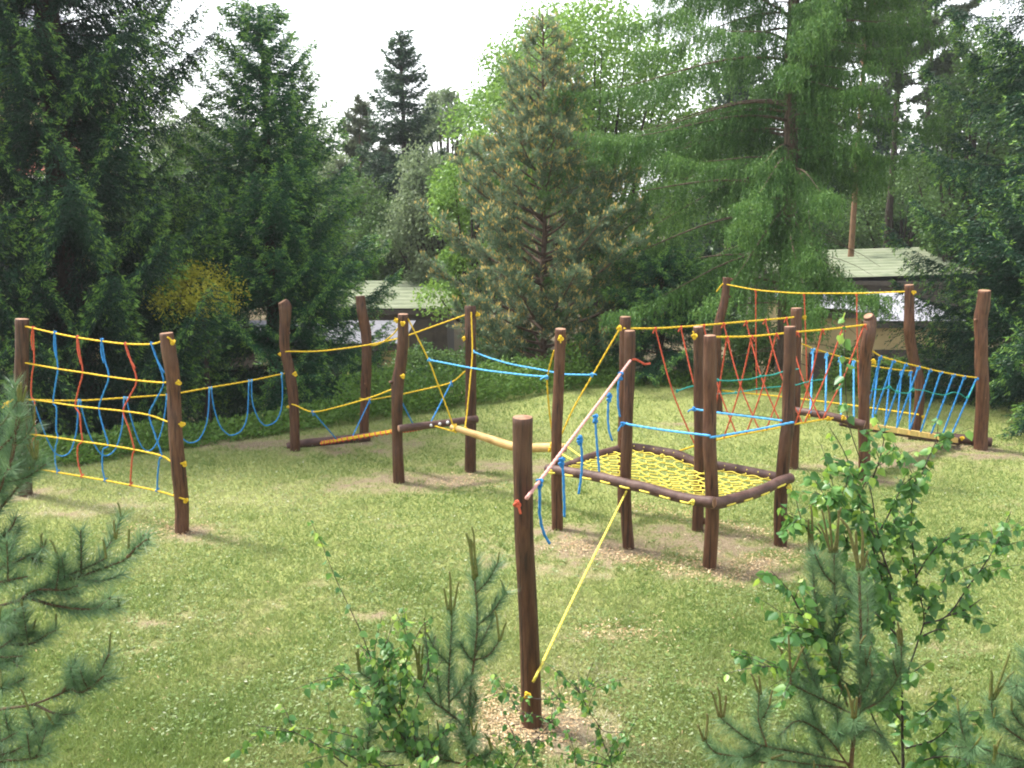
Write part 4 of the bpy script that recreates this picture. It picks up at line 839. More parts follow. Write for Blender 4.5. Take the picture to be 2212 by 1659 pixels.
# broadleaved trees
def broadleaf(name, base, H, Rx, label, seed, mat, nl=26000, leaf=.12, zlo=.25, lobes=34, group=None, cat='tree', droop=0., bark='bark', flat=1.0):
    tr = np.random.default_rng(seed); base = np.asarray(base, float); root = thing(name, base, label, cat, group); L = Leaves(); br = []
    c0 = base + [0, 0, H * (zlo + 1) / 2]; rz = H * (1 - zlo) / 2
    for i in range(lobes):
        d = unit(tr.normal(size=3) + [0, 0, .25]); rr = .45 + .5 * tr.random(); c = c0 + d * rr * np.array([Rx, Rx * flat, rz]); lr = Rx * (.20 + .22 * tr.random()); n = nl // lobes
        dd = unit(tr.normal(size=(n, 3)) + [0, 0, .3]); rad = (.35 + .65 * tr.random(n) ** .5)
        P = c + dd * rad[:, None] * lr * [1.1, 1.1, .85] + tr.normal(size=(n, 3)) * .05 * Rx; D = dd * .5 + tr.normal(size=(n, 3)) * .7 + [0, 0, -.25 - droop]
        P[:, 2] -= droop * rad * lr * 1.2 * tr.random(n)
        L.add(P, D, leaf * (.7 + .6 * tr.random(n)), leaf * (.45 + .3 * tr.random(n)), .12 + .35 * tr.random() + .25 * rad + .25 * tr.random(n), None)
        m = base + [0, 0, H * (zlo + .15 * tr.random())]; br.append((catmull([m, (m + c) / 2 + [0, 0, -.1 * rz], c], 4), .012 * H, .01))
    trunk_mesh(root, base, H * .8, .018 * H, M[bark], (0, 0), br, seed); L.build('crown', M[mat], root); return root
b_ = tb(1270, 33); broadleaf('maple_tree', b_, topz(14, 33) - b_[2], 3.9, 'large bright green maple rising behind the cone dotted pine', 51, 'maple', 64000, .13, .12, 70, cat='maple')
b_ = tb(1030, 30); broadleaf('maple_tree', b_, topz(255, 30) - b_[2], 1.7, 'smaller bright green maple showing left of the cone dotted pine', 52, 'maple', 16000, .12, .15, 22, cat='maple')
b_ = tb(1120, 36); broadleaf('maple_tree', b_, topz(50, 36) - b_[2], 2.6, 'bright green maple crown just left of the top of the cone dotted pine', 58, 'maple', 20000, .14, .3, 30, cat='maple')
b_ = tb(975, 52); broadleaf('birch_tree', b_, topz(160, 52) - b_[2], 1.9, 'pale hazy weeping birch against the sky right of the far narrow spruce', 53, 'palebirch', 15000, .16, .3, 24, None, 'birch', .9)
b_ = tb(960, 38); broadleaf('willow_tree', b_, topz(300, 38) - b_[2], 2.1, 'grey green willow between the far narrow spruce and the cone dotted pine', 54, 'palebirch', 22000, .14, .1, 30, None, 'willow', .9)
b_ = tb(735, 50); broadleaf('birch_tree', b_, topz(222, 50) - b_[2], 3.4, 'pale hazy birch right behind the full conical spruce', 55, 'palebirch', 22000, .18, .1, 34, None, 'birch', .5)
b_ = tb(455, 46); broadleaf('birch_tree', b_, topz(210, 46) - b_[2], 2.6, 'pale hazy birch between the two left spruces', 56, 'palebirch', 18000, .16, .15, 30, None, 'birch', .6)
b_ = tb(2040, 37); broadleaf('beech_tree', b_, topz(72, 37) - b_[2], 2.3, 'leafy green beech left of the right edge spruce', 57, 'deep', 26000, .14, .1, 40, None, 'beech')
b_ = tb(1905, 43); broadleaf('beech_tree', b_, topz(300, 43) - b_[2], 3.0, 'low leafy beech behind the right garage roof', 59, 'deep', 22000, .13, .1, 34, None, 'beech')
b_ = tb(765, 40); broadleaf('beech_tree', b_, topz(395, 40) - b_[2], 2.4, 'mid green young beech right of the full conical spruce', 60, 'deep', 20000, .12, .08, 30, None, 'beech')
b_ = tb(400, 31); broadleaf('beech_tree', b_, topz(330, 31) - b_[2], 2.2, 'shadowy beech in the gap between the left spruces', 61, 'deep', 20000, .13, .08, 30, None, 'beech')
b_ = tb(462, 18.3); broadleaf('golden_shrub', b_, topz(578, 18.3) - b_[2], .95, 'golden yellow shrub left of the full conical spruce', 62, 'gold', 6000, .055, .76, 17, None, 'shrub')
for (u, Yd, vt, rx, lb, sd_) in [(815, 23.6, 745, 1.0, 'dark leafy bush under the grey garage roof', 63), (950, 24.4, 738, 1.1, 'dark leafy bush right behind the posts of the cross log', 64), (1085, 23.4, 712, 1.2, 'dark leafy bush at the left foot of the cone dotted pine', 65), (1255, 24.0, 735, 1.2, 'dark leafy bush at the right foot of the cone dotted pine', 66), (1900, 23.2, 770, 1.1, 'leafy bush behind the plank bridge', 67), (1790, 24.2, 752, .9, 'leafy bush at the foot of the tan garage wall', 68), (1610, 23.8, 700, 1.1, 'dark leafy bush between the larch trunk and the small bright tipped spruce', 69)]:
    b_ = tb(u, Yd); broadleaf('bush', b_, topz(vt, Yd) - b_[2], rx, lb, sd_, 'weed' if sd_ == 67 else 'deep', 7000, .085, .05, 16, 'bushes beyond the lawn', 'bush', flat=.8)
# far wood: individually planted conifers closing the view
far0 = None
FAR = [(330, 52, 330, 'dark spruce far back between the left spruces'), (560, 56, 260, 'dark spruce hidden behind the full conical spruce'), (690, 60, 300, 'slim spruce far back beside the pale birch'), (840, 50, 330, 'dark spruce left of the foot of the far narrow spruce'), (925, 47, 420, 'dark spruce under the grey green willow'), (1010, 56, 330, 'dark spruce far back behind the small maple'),
       (1560, 45, 120, 'dark spruce behind the left boughs of the larch'), (1700, 50, 60, 'dark spruce behind the trunk of the larch'), (1850, 54, 190, 'dark spruce between the slim pine trunks'), (1985, 50, 170, 'dark spruce behind the leafy beech'), (1790, 46, 330, 'dark spruce over the left end of the right garage roof'), (2120, 46, 120, 'dark spruce behind the right edge spruce'), (1930, 47, 380, 'dark spruce over the right garage roof'), (1450, 48, 300, 'dark spruce behind the right side of the large maple'),
       (150, 50, 300, 'dark spruce behind the tall drooping spruce'), (2240, 50, 150, 'dark spruce at the right edge of the far wood')]
for i, (u, Yd, vt, lb) in enumerate(FAR):
    b_ = tb(u, Yd); Ht = topz(vt, Yd) - b_[2]
    if far0 is None:
        far0 = spruce('forest_spruce', b_, Ht, 2.8, lb, 'farspruce', 71, .5, None, .5, 8, .22, .085, .6, group='spruces of the far wood', hang=.4, prof=.75); H0 = Ht
    else:
        r = far0.copy(); COL.objects.link(r); r.location = tuple(b_); r.rotation_euler = (0, 0, i * 1.7); s_ = Ht / H0; r.scale = (max(.8, s_ ** .6), max(.8, s_ ** .6), s_); r['label'] = lb
        for ch in far0.children:
            c = ch.copy(); COL.objects.link(c); c.parent = r

# ------------------------------------------------------------------ buildings
def bparts(name, base, label, cat, parts):
    root = thing(name, base, label, cat)
    for nm, mb, mat in parts:
        mb.build(nm, M[mat], root, smooth=False)
    return root
def boxp(p0, p1): mb = MB(); mb.box(p0, p1); return mb
# left house behind the tall spruce
hx0, hx1, hy = -19.5, at(150, 500, 29)[0] - .05, 29.0
z_e = at(60, 396, hy)[2]; zr0 = at(60, 335, hy)[2]; zr1 = at(60, 285, hy)[2]; zg = at(60, 150, hy)[2]
wallp = boxp((hx0, hy, -2.4), (hx1, hy + 9, z_e)); parts = [('wall', wallp, 'wall'), ('eave', boxp((hx0 - .2, hy - .5, z_e + .003), (hx1 + .25, hy + 9.3, z_e + .22)), 'white')]
mb = MB(); mb.add([(hx0 - .2, hy - .55, z_e + .223), (hx1 + .25, hy - .55, z_e + .223), (hx1 + .1, hy + 1.6, zr1), (hx0, hy + 1.6, zr1), (hx0 - .2, hy + 3, z_e + .223), (hx1 + .25, hy + 3, z_e + .223)], [(0, 1, 2, 3), (1, 5, 2), (0, 3, 4), (4, 3, 2, 5)]); parts.append(('lower_roof', mb, 'redtile'))
gx1 = at(115, 110, 31.5)[0]; gz = at(60, 115, 31.5)[2]
parts.append(('upper_wall', boxp((hx0, hy + 1.7, z_e + .25), (gx1 - .6, hy + 8.8, gz - .7)), 'wall'))
mb = MB(); ax = at(-60, -40, 31.5); ex = gx1; lx = 2 * ax[0] - ex
mb.add([(lx, hy + 1.5, gz - .1), (ex, hy + 1.5, gz - .1), (ax[0], hy + 1.5, ax[2]), (lx, hy + 9, gz - .1), (ex, hy + 9, gz - .1), (ax[0], hy + 9, ax[2])], [(0, 1, 2), (3, 5, 4), (1, 4, 5, 2), (0, 2, 5, 3), (0, 3, 4, 1)]); parts.append(('gable_roof', mb, 'greywall'))
root = bparts('house', np.array([(hx0 + hx1) / 2, hy + 4, -2.1]), 'cream house with a red tiled lower roof and grey gable behind the tall spruce', 'house', parts)
for wx in (-14.9, -17.0):
    mb = MB(); mb.box((wx, hy - .04, z_e - 2.6), (wx + 1.1, hy + .05, z_e - 1.1)); f = mb.build('window', M['white'], root, smooth=False)
    mb = MB(); mb.box((wx + .09, hy - .055, z_e - 2.5), (wx + 1.01, hy - .043, z_e - 1.2)); mb.build('pane', M['glass'], f, smooth=False)
# garages
def sheet_roof(x0, x1, y0, z0_, y1, z1_, waves, amp=.035, dz=0.):
    mb = MB(); n = waves * 8; V = []; F = []
    for i in range(n + 1):
        t = i / n; yv = y0 + (y1 - y0) * t; zv = z0_ + (z1_ - z0_) * t + amp * math.sin(t * waves * 6.283)
        V += [(x0, yv, zv), (x1, yv, zv + dz)]
    for i in range(n): F.append((2 * i, 2 * i + 1, 2 * i + 3, 2 * i + 2))
    mb.add(V, F); return mb
def garage(label, x0, x1, y0, y1, z0_, z1_, roofmat, wallmat, waves, zg=-2.3, wallnames=True, dz=0.):
    rr = sheet_roof(x0 - .2, x1 + .2, y0 - .3, z0_, y1 + .2, z1_, waves, .075 if waves > 6 else .004, dz)
    parts = [('roof', rr, roofmat), ('wall', boxp((x0, y0, zg), (x1, y1, min(z0_, z0_ + dz) - .12)), wallmat), ('fascia', boxp((x0 - .2, y0 - .28, min(z0_, z0_ + dz) - .2), (x1 + .2, y0 - .21, min(z0_, z0_ + dz) - .05)), 'dark_trim_shade')]
    r = bparts('garage', np.array([(x0 + x1) / 2, (y0 + y1) / 2, zg]), label, 'garage', parts)
    nd = max(1, int((x1 - x0) / 3))
    for i in range(nd):
        a = x0 + (x1 - x0) * (i + .12) / nd; b = x0 + (x1 - x0) * (i + .88) / nd
        d = boxp((a, y0 - .05, zg), (b, y0 + .02, zg + 1.9)).build('door', M['dark_trim_shade'], r, smooth=False)
    return r
garage('garage row with a pale ribbed sheet roof left of the cone dotted pine', at(705, 660, 33.5)[0], at(965, 660, 33.5)[0], 33.5, 37.5, at(900, 664, 33.5)[2], at(900, 607, 37.5)[2], 'sheet', 'dark_trim_shade', 8)  # wall colour darkened to stand for the shade under the roof
garage('garage row with a long pale sheet roof right of the larch trunk', at(1690, 600, 34.5)[0], at(2090, 600, 34.5)[0], 34.5, 39.5, at(1900, 602, 34.5)[2], at(1900, 546, 39.5)[2], 'sheet', 'dark_trim_shade', 10, dz=.2)
garage('low garage with a grey felt roof behind the full conical spruce', at(330, 735, 27)[0], at(855, 735, 27)[0], 27, 30.5, at(700, 738, 27)[2], at(700, 694, 30.5)[2], 'felt', 'tan', 2)
garage('tan walled garage with a white roof behind the swollen top bridge post', at(1738, 658, 26.5)[0], at(1863, 668, 26.5)[0], 26.5, 30.5, at(1800, 660, 26.5)[2], at(1800, 628, 30.5)[2], 'feltbright', 'tan', 2, dz=-.1)
garage('lower garage with a bright white roof left of the right edge spruce', at(1872, 690, 27.0)[0], at(2060, 690, 27.0)[0], 27.0, 31, at(1960, 690, 27.0)[2], at(1960, 632, 31)[2], 'feltbright', 'tan', 2)

# ------------------------------------------------------------------ near saplings
def along(pl, n, lo=0., hi=1., tr=rng):
    L = np.concatenate([[0], np.cumsum(np.linalg.norm(np.diff(pl, axis=0), axis=1))]); t = (lo + (hi - lo) * tr.random(n)) * L[-1]
    P = np.stack([np.interp(t, L, pl[:, i]) for i in range(3)], 1); T = np.gradient(pl, axis=0); D = unit(np.stack([np.interp(t, L, T[:, i]) for i in range(3)], 1)); return P, D, t / L[-1]
def near_pine(label, base, stems, candles, seed, mat='candle', den=1400, nlen=.10):
    tr = np.random.default_rng(seed); root = thing('pine_sapling', base, label, 'young pine'); mb = MB(); L = Leaves()
    for (pl, r0, r1, lo) in stems:
        pl = catmull(pl, 6); mb.tube(pl, np.linspace(r0, r1, len(pl)), 6)
        ln = np.linalg.norm(np.diff(pl, axis=0), axis=1).sum(); n = int(den * ln * (1 - lo)); P, D, t = along(pl, n, lo, 1., tr)
        R = unit(np.cross(D, tr.normal(size=(n, 3)))); ang = .6 + .5 * tr.random(n)
        Dn = D * np.cos(ang)[:, None] + R * np.sin(ang)[:, None]
        L.add(P, Dn + tr.normal(size=(n, 3)) * .08, nlen * (.75 + .45 * tr.random(n)), .0032, .2 + .55 * tr.random(n) + .2 * (t > .8))
        # side shoots
        ns = int(ln * 3.6)
        for k in range(ns if lo < .9 else 0):
            j = lo + (1 - lo) * tr.random() * .92; p, d, _ = along(pl, 1, j, j + .001, tr); dd = unit(d[0] * .6 + unit(np.cross(d[0], tr.normal(size=3))) * .8 + [0, 0, .25]); l2 = .10 + .16 * tr.random()
            q = catmull([p[0], p[0] + dd * l2 * .55, p[0] + dd * l2 + [0, 0, l2 * .2]], 5); mb.tube(q, np.linspace(.0045, .003, len(q)), 5)
            n = int(den * 1.15 * l2); P, D, t = along(q, n, .1, 1., tr); R = unit(np.cross(D, tr.normal(size=(n, 3))))
            L.add(P, D * .75 + R * .75, nlen * (.75 + .4 * tr.random(n)), .0032, .2 + .6 * tr.random(n))
            if tr.random() < .35: candles = candles + [(q[-1], q[-1] + np.array([tr.normal() * .012, tr.normal() * .012, .05 + .07 * tr.random()]), .0045)]
    mb.build('stem', M['pinetwig'], root); L.build('needles', M['nearpine'], root, 'needle')
    for (a, b, r) in candles:
        a, b = np.array(a), np.array(b); d = b - a; bend = np.array([d[2] * .18 * tr.normal(), 0, 0]); mb = MB()
        mb.tube(catmull([a, a + d * .4 + bend * .3, a + d * .8 + bend * .6, b + bend], 4), np.linspace(r * 1.35, r * .85, 13), 6)
        mb.build('new_shoot', M[mat], root)
    return root
def near_birch(label, base, stems, seed, leaf=.046, den=60, side=9, lighten=0.):  # last argument raises the tint of every leaf evenly
    tr = np.random.default_rng(seed); root = thing('birch_sapling', base, label, 'young birch'); mb = MB(); L = Leaves()
    tw = []
    for (pl, r0, r1, lo, *sp) in stems:
        sp = sp[0] if sp else 1.; pl = catmull(pl, 6); mb.tube(pl, np.linspace(r0, r1, len(pl)), 6); tw.append((pl, lo, sp))
        ln = np.linalg.norm(np.diff(pl, axis=0), axis=1).sum()
        for k in range(int(ln * side * sp * (sp > .5))):
            j = lo + (1 - lo) * tr.random() * .9; p, d, _ = along(pl, 1, j, j + .001, tr); dd = unit(d[0] * .7 + unit(np.cross(d[0], tr.normal(size=3))) * .75 + [0, 0, .1]); l2 = .10 + .24 * tr.random()
            q = catmull([p[0], p[0] + dd * l2 * .5, p[0] + dd * l2 - [0, 0, l2 * .08]], 5); mb.tube(q, np.linspace(.0026, .0013, len(q)), 5); tw.append((q, .1, 1.))
    for (pl, lo, sp) in tw:
        ln = np.linalg.norm(np.diff(pl, axis=0), axis=1).sum(); n = max(2, int(den * sp * ln * (1 - lo))); P, D, t = along(pl, n, lo, 1., tr)
        R = unit(np.cross(D, tr.normal(size=(n, 3)))); pet = R * .6 + [0, 0, -.25]; P2 = P + pet * (.012 + .014 * tr.random(n))[:, None]
        Dl = unit(R * [1, 1, .4] * .75 + tr.normal(size=(n, 3)) * .3 + [0, 0, -.75]); up = unit(tr.normal(size=(n, 3)) * .7 + [0, -.25, 1.]); S = np.cross(Dl, up)
        sz = leaf * (.62 + .5 * tr.random(n)) * np.where(t > .9, .65, 1)
        L.add(P2, Dl, sz, sz * .84, np.clip(.10 + .55 * tr.random(n) + lighten + .5 * (tr.random(n) > .86) + .15 * (t > .85), 0, 1), S)
    mb.build('stem', M['birchtwig'], root); L.build('leaves', M['birch'], root, 'birch'); return root
def stem3(pts, Ya, Yb=None):
    Yb = Ya if Yb is None else Yb; n = len(pts)
    return np.array([at(u, v, Ya + (Yb - Ya) * i / max(1, n - 1)) for i, (u, v) in enumerate(pts)])
def foot(pl, Yf=None):
    """continue a stem down to the ground"""
    p = pl[0]; return np.vstack([[p[0] * .99, p[1] + .02, float(zt([p[0]], [p[1]])[0]) - .05], [p[0], p[1] + .01, (p[2] + float(zt([p[0]], [p[1]])[0])) / 2], pl])
gz0 = lambda x_, y_: np.array([x_, y_, float(zt([x_], [y_])[0])])
k7 = lambda p: [(553 + x * .3542, 1071.4 + y * .3542) for x, y in p]
k8 = lambda p: [(1451.5 + x * .4272, 950.4 + y * .4272) for x, y in p]
kb = lambda p: [(1071 + x * .1875, 1348 + y * .1875) for x, y in p]
def cand(x, y0, y1, Y, kf, dx=0, r=.0062):
    a = kf([(x, y0)])[0]; b = kf([(x + dx, y1)])[0]; return (at(*a, Y), at(*b, Y), r)
# middle pine
YP = 5.55
main = foot(stem3(k7([(1290, 1640), (1300, 1400), (1310, 1160), (1330, 1000), (1350, 780), (1335, 520)]), YP))
st = [(main, .013, .006, .45)] + [(stem3(k7(p), a, b), .006, .004, l) for p, a, b, l in [
    ([(1290, 1500), (1250, 1390), (1160, 1310), (1080, 1250), (1010, 1130)], 5.55, 5.35, .15), ([(1180, 1330), (1175, 1130), (1190, 850), (1195, 700)], 5.5, 5.45, .1), ([(1335, 1000), (1420, 970), (1480, 890)], 5.55, 5.45, .1), ([(1335, 970), (1390, 860), (1440, 760)], 5.55, 5.6, .1),
    ([(1300, 1550), (1320, 1500), (1327, 1465)], 5.4, 5.15, .1), ([(1290, 1640), (1100, 1600), (900, 1560), (740, 1560)], 5.5, 5.2, .1), ([(1200, 1620), (1060, 1500), (960, 1480)], 5.5, 5.3, .1), ([(1300, 1640), (1380, 1600), (1430, 1560)], 5.5, 5.3, .1), ([(760, 1640), (650, 1560), (540, 1490)], 5.2, 5.1, .1), ([(1040, 1180), (1050, 1000), (1040, 930)], 5.4, 5.5, .3), ([(880, 1350), (830, 1250), (800, 1180), (640, 1080)], 5.45, 5.4, .2)]]
cn = [cand(1330, 515, 225, YP, k7, 0, .008), cand(1338, 500, 185, YP, k7, 25), cand(1350, 490, 275, YP, k7, 0), cand(1322, 500, 260, YP, k7, 2), cand(1190, 720, 460, 5.45, k7, 8, .0072), cand(1170, 700, 560, 5.45, k7, -20), cand(1205, 700, 520, 5.45, k7, 14), cand(1180, 690, 590, 5.45, k7, 30)]
cn += [cand(1000 + d, 1120, t_, 5.35, k7, e) for d, t_, e in [(-10, 900, -12), (5, 905, 2), (15, 895, 14), (-2, 930, -24)]] + [cand(1440, 755, 605, 5.6, k7, 4), cand(1436, 760, 660, 5.6, k7, 14), cand(1484, 885, 700, 5.45, k7, 4), cand(1490, 880, 770, 5.45, k7, 18), cand(1325, 1460, 1350, 5.15, k7, -6), cand(1332, 1460, 1380, 5.15, k7, 8), cand(1440, 1550, 1450, 5.3, k7, -8), cand(1436, 1550, 1470, 5.3, k7, -20)]
cn += [cand(635, 1075, 930, 5.4, k7, -25), cand(630, 1070, 950, 5.4, k7, 0), cand(1040, 930, 740, 5.5, k7, -12), cand(1045, 925, 820, 5.5, k7, -22), cand(1070, 940, 850, 5.5, k7, 4), cand(790, 980, 880, 5.4, k7, -10), cand(808, 970, 885, 5.4, k7, 3)]
near_pine('young pine with tall upright shoots just left of the foreground post', gz0(*main[0][:2]), st, cn, 81)
# right pine
YR = 5.3
main = foot(stem3(k8([(905, 1659), (920, 1500), (950, 1330), (955, 1000), (945, 670)]), YR))
st = [(main, .016, .0075, .4)] + [(stem3(k8(p), a, b), .0065, .004, l) for p, a, b, l in [([(890, 1350), (830, 1150), (825, 900), (820, 580)], 5.4, 5.5, .12), ([(850, 1250), (740, 900), (705, 580)], 5.4, 5.6, .3), ([(960, 1370), (1060, 1310), (1150, 1180), (1160, 1040)], 5.3, 5.3, .15),
      ([(940, 1400), (780, 1320), (600, 1235)], 5.3, 5.15, .2), ([(910, 1640), (700, 1590), (480, 1550), (380, 1510), (250, 1410)], 5.3, 5.0, .15), ([(900, 1500), (915, 1450), (920, 1410)], 5.2, 4.95, .1), ([(500, 1640), (330, 1600), (220, 1580), (170, 1520)], 5.1, 5.0, .1), ([(970, 1100), (990, 900), (985, 740)], 5.35, 5.5, .1),
      ([(900, 1659), (780, 1500), (640, 1420), (540, 1500)], 5.3, 5.2, .2), ([(940, 1450), (1040, 1480), (1090, 1560)], 5.3, 5.2, .1), ([(880, 1659), (700, 1640), (560, 1620), (500, 1620)], 5.2, 5.0, .1), ([(600, 1235), (600, 1180)], 5.15, 5.15, .1), ([(480, 1550), (440, 1420), (440, 1290)], 5.05, 5.1, .1)]]
cn = [cand(950, 660, 395, YR, k8, 5, .0085), cand(938, 660, 460, YR, k8, -6, .0075), cand(962, 660, 440, YR, k8, 36, .0075), cand(945, 660, 540, YR, k8, -18, .007), cand(968, 650, 560, YR, k8, 14, .007)]
cn += [cand(820 + d, 570, t_, 5.5, k8, e, .006) for d, t_, e in [(-20, 350, -30), (-8, 330, -8), (2, 340, 10), (14, 355, 24), (-14, 420, -30)]] + [cand(700 + d, 560, t_, 5.6, k8, e, .006) for d, t_, e in [(-5, 400, -14), (5, 470, 16), (12, 330, 8), (20, 520, 20)]] + [cand(1158, 1035, 920, 5.3, k8, -4), cand(1150, 1040, 960, 5.3, k8, -14), cand(1165, 1040, 950, 5.3, k8, 4)]
cn += [cand(920, 1405, 1240, 4.95, k8, -2, .0065), cand(912, 1405, 1310, 4.95, k8, -16), cand(928, 1405, 1300, 4.95, k8, 14), cand(250, 1405, 1250, 5.0, k8, 8), cand(238, 1400, 1270, 5.0, k8, -12), cand(262, 1400, 1290, 5.0, k8, 30), cand(170, 1515, 1385, 5.0, k8, 30), cand(160, 1520, 1440, 5.0, k8, -20), cand(600, 1180, 985, 5.15, k8, -12), cand(590, 1190, 1040, 5.15, k8, -10), cand(606, 1180, 1045, 5.15, k8, 36), cand(440, 1285, 1180, 5.1, k8, -20), cand(450, 1285, 1190, 5.1, k8, 2), cand(500, 1610, 1590, 5.0, k8, 60)]
near_pine('young pine with a thick cluster of brown shoots standing in the right foreground', gz0(*main[0][:2]), st, cn, 82, 'candle2')
# right edge pine
main = foot(stem3(k8([(1850, 1659), (1830, 1450), (1800, 1250), (1790, 1060)]), 4.9))
st = [(main, .012, .006, .3)] + [(stem3(k8(p), 4.9, b), .006, .004, .1) for p, b in [([(1840, 1560), (1720, 1480), (1630, 1400), (1615, 1320)], 4.9), ([(1840, 1640), (1700, 1600), (1560, 1560), (1430, 1550)], 4.7), ([(1830, 1400), (1740, 1300), (1700, 1200)], 5.0), ([(1850, 1659), (1740, 1659), (1600, 1640)], 4.7), ([(1820, 1350), (1780, 1260), (1740, 1240)], 4.8)]]
cn = [cand(1615, 1315, 1160, 4.9, k8, 20), cand(1622, 1315, 1080, 4.9, k8, 90), cand(1608, 1315, 1190, 4.9, k8, -18), cand(1628, 1310, 1170, 4.9, k8, 50), cand(1620, 1650, 1500, 4.7, k8, 0), cand(1630, 1650, 1540, 4.7, k8, 10)]
near_pine('young pine cut off by the lower right corner', gz0(*main[0][:2]), st, cn, 83)
# left pine: boughs reaching in from the left edge
main = np.array([[-2.75, 4.9, float(zt([-2.75], [4.9])[0]) - .05], [-2.74, 4.9, 1.2], [-2.7, 4.9, 2.2], at(20, 1010, 4.9), at(38, 900, 4.9)])
k0 = lambda p: [(x * .2031, 829.4 + y * .2031) for x, y in p]
kl = lambda p: [(x * .3228, 1123 + y * .3228) for x, y in p]
st = [(main, .022, .007, .55)] + [(stem3(p, a, b), .008, .004, l) for p, a, b, l in [
    (kl([(-180, 620), (0, 575), (200, 515), (450, 410), (740, 305), (870, 240), (960, 100)]), 4.9, 4.75, .2), (kl([(200, 515), (380, 400), (560, 330), (700, 260)]), 4.85, 4.8, .1), (kl([(220, 530), (400, 580), (620, 595), (740, 520)]), 4.85, 4.6, .1), (kl([(850, 250), (920, 180), (985, 130)]), 4.75, 4.7, .1),
    (kl([(-150, 1330), (0, 1270), (220, 1235), (480, 1130), (640, 1050), (730, 900)]), 4.8, 4.65, .5), (kl([(230, 1235), (380, 1300), (500, 1290)]), 4.75, 4.6, .4), (kl([(480, 1130), (560, 1150), (700, 1040)]), 4.7, 4.6, .1), (kl([(420, 1150), (480, 1050), (500, 960)]), 4.7, 4.7, .2),
    (kl([(-200, 1000), (0, 860), (100, 780), (130, 700)]), 4.8, 4.7, .1), (kl([(40, 830), (200, 830), (310, 770), (370, 740)]), 4.8, 4.65, .1), (kl([(-150, 350), (20, 310), (80, 180), (130, 40)]), 4.9, 4.9, .1), (kl([(0, 330), (150, 260), (250, 220), (290, 180)]), 4.9, 4.7, .1),
    (k0([(-300, 1700), (0, 1330), (200, 1080), (340, 880), (385, 800)]), 4.95, 4.95, .1), (k0([(-200, 900), (0, 690), (130, 560), (200, 440), (210, 350)]), 4.9, 4.9, .1), (k0([(-200, 500), (20, 420), (120, 280), (190, 180)]), 4.9, 4.95, .1), (k0([(-100, 1300), (10, 1100), (60, 950), (120, 900)]), 4.9, 4.8, .1), (k0([(-200, 1300), (0, 1000), (-10, 800)]), 4.9, 4.9, .1),
    (kl([(-200, 1200), (-40, 1000), (60, 930), (120, 980)]), 4.8, 4.6, .1), (kl([(-200, 620), (-60, 640), (60, 640), (100, 600)]), 4.8, 4.6, .1), (kl([(-200, 1500), (0, 1480), (160, 1390)]), 4.7, 4.5, .3), (kl([(-200, 1700), (0, 1620), (200, 1600), (330, 1560)]), 4.6, 4.4, .1), (kl([(-150, 1600), (60, 1560), (220, 1470), (280, 1400)]), 4.6, 4.5, .1), (kl([(-200, 760), (-20, 720), (60, 700), (110, 690)]), 4.8, 4.6, .1), (kl([(-200, 420), (-20, 420), (80, 400), (180, 380)]), 4.8, 4.7, .1), (kl([(-100, 1100), (80, 1100), (160, 1060)]), 4.7, 4.6, .1), (kl([(-200, 150), (-20, 130), (70, 60), (110, -20)]), 4.9, 4.85, .1), (kl([(100, 560), (240, 470), (420, 470), (520, 440)]), 4.85, 4.7, .2), (kl([(-100, 900), (40, 920), (150, 910)]), 4.7, 4.6, .1)]]
kk0 = lambda x, y0, y1, dx=0, r=.005: (at(*k0([(x, y0)])[0], 4.93), at(*k0([(x + dx, y1)])[0], 4.93), r)
kkl = lambda x, y0, y1, dx=0, r=.005: (at(*kl([(x, y0)])[0], 4.72), at(*kl([(x + dx, y1)])[0], 4.72), r)
cn = [kk0(215, 180, 0, -25), kk0(225, 180, -20, 0), kk0(240, 190, 20, 45), kk0(200, 190, 30, -30), kk0(375, 800, 590, -70), kk0(385, 800, 560, -20), kk0(395, 800, 600, 20), kk0(365, 800, 640, -80), kk0(390, 800, 640, 30), kk0(210, 360, 350, 110), kk0(130, 880, 640, 10), kk0(205, 440, 350, 60),
      kkl(275, 190, 90, -22), kkl(285, 190, 100, 0), kkl(293, 190, 130, 8), kkl(770, 120, 0, -22), kkl(775, 130, 60, 0), kkl(985, 170, 90, 4), kkl(730, 900, 755, -5), kkl(375, 740, 630, 0), kkl(120, 740, 590, -20), kkl(112, 740, 620, 0), kkl(128, 740, 640, 12), kkl(500, 955, 925, 0), kkl(860, 190, 60, 6), kkl(710, 260, 130, 3), kkl(225, 730, 670, 2)]
near_pine('pine with long needled boughs reaching in from the left edge', gz0(-2.75, 4.9), st, cn, 84, den=1100)
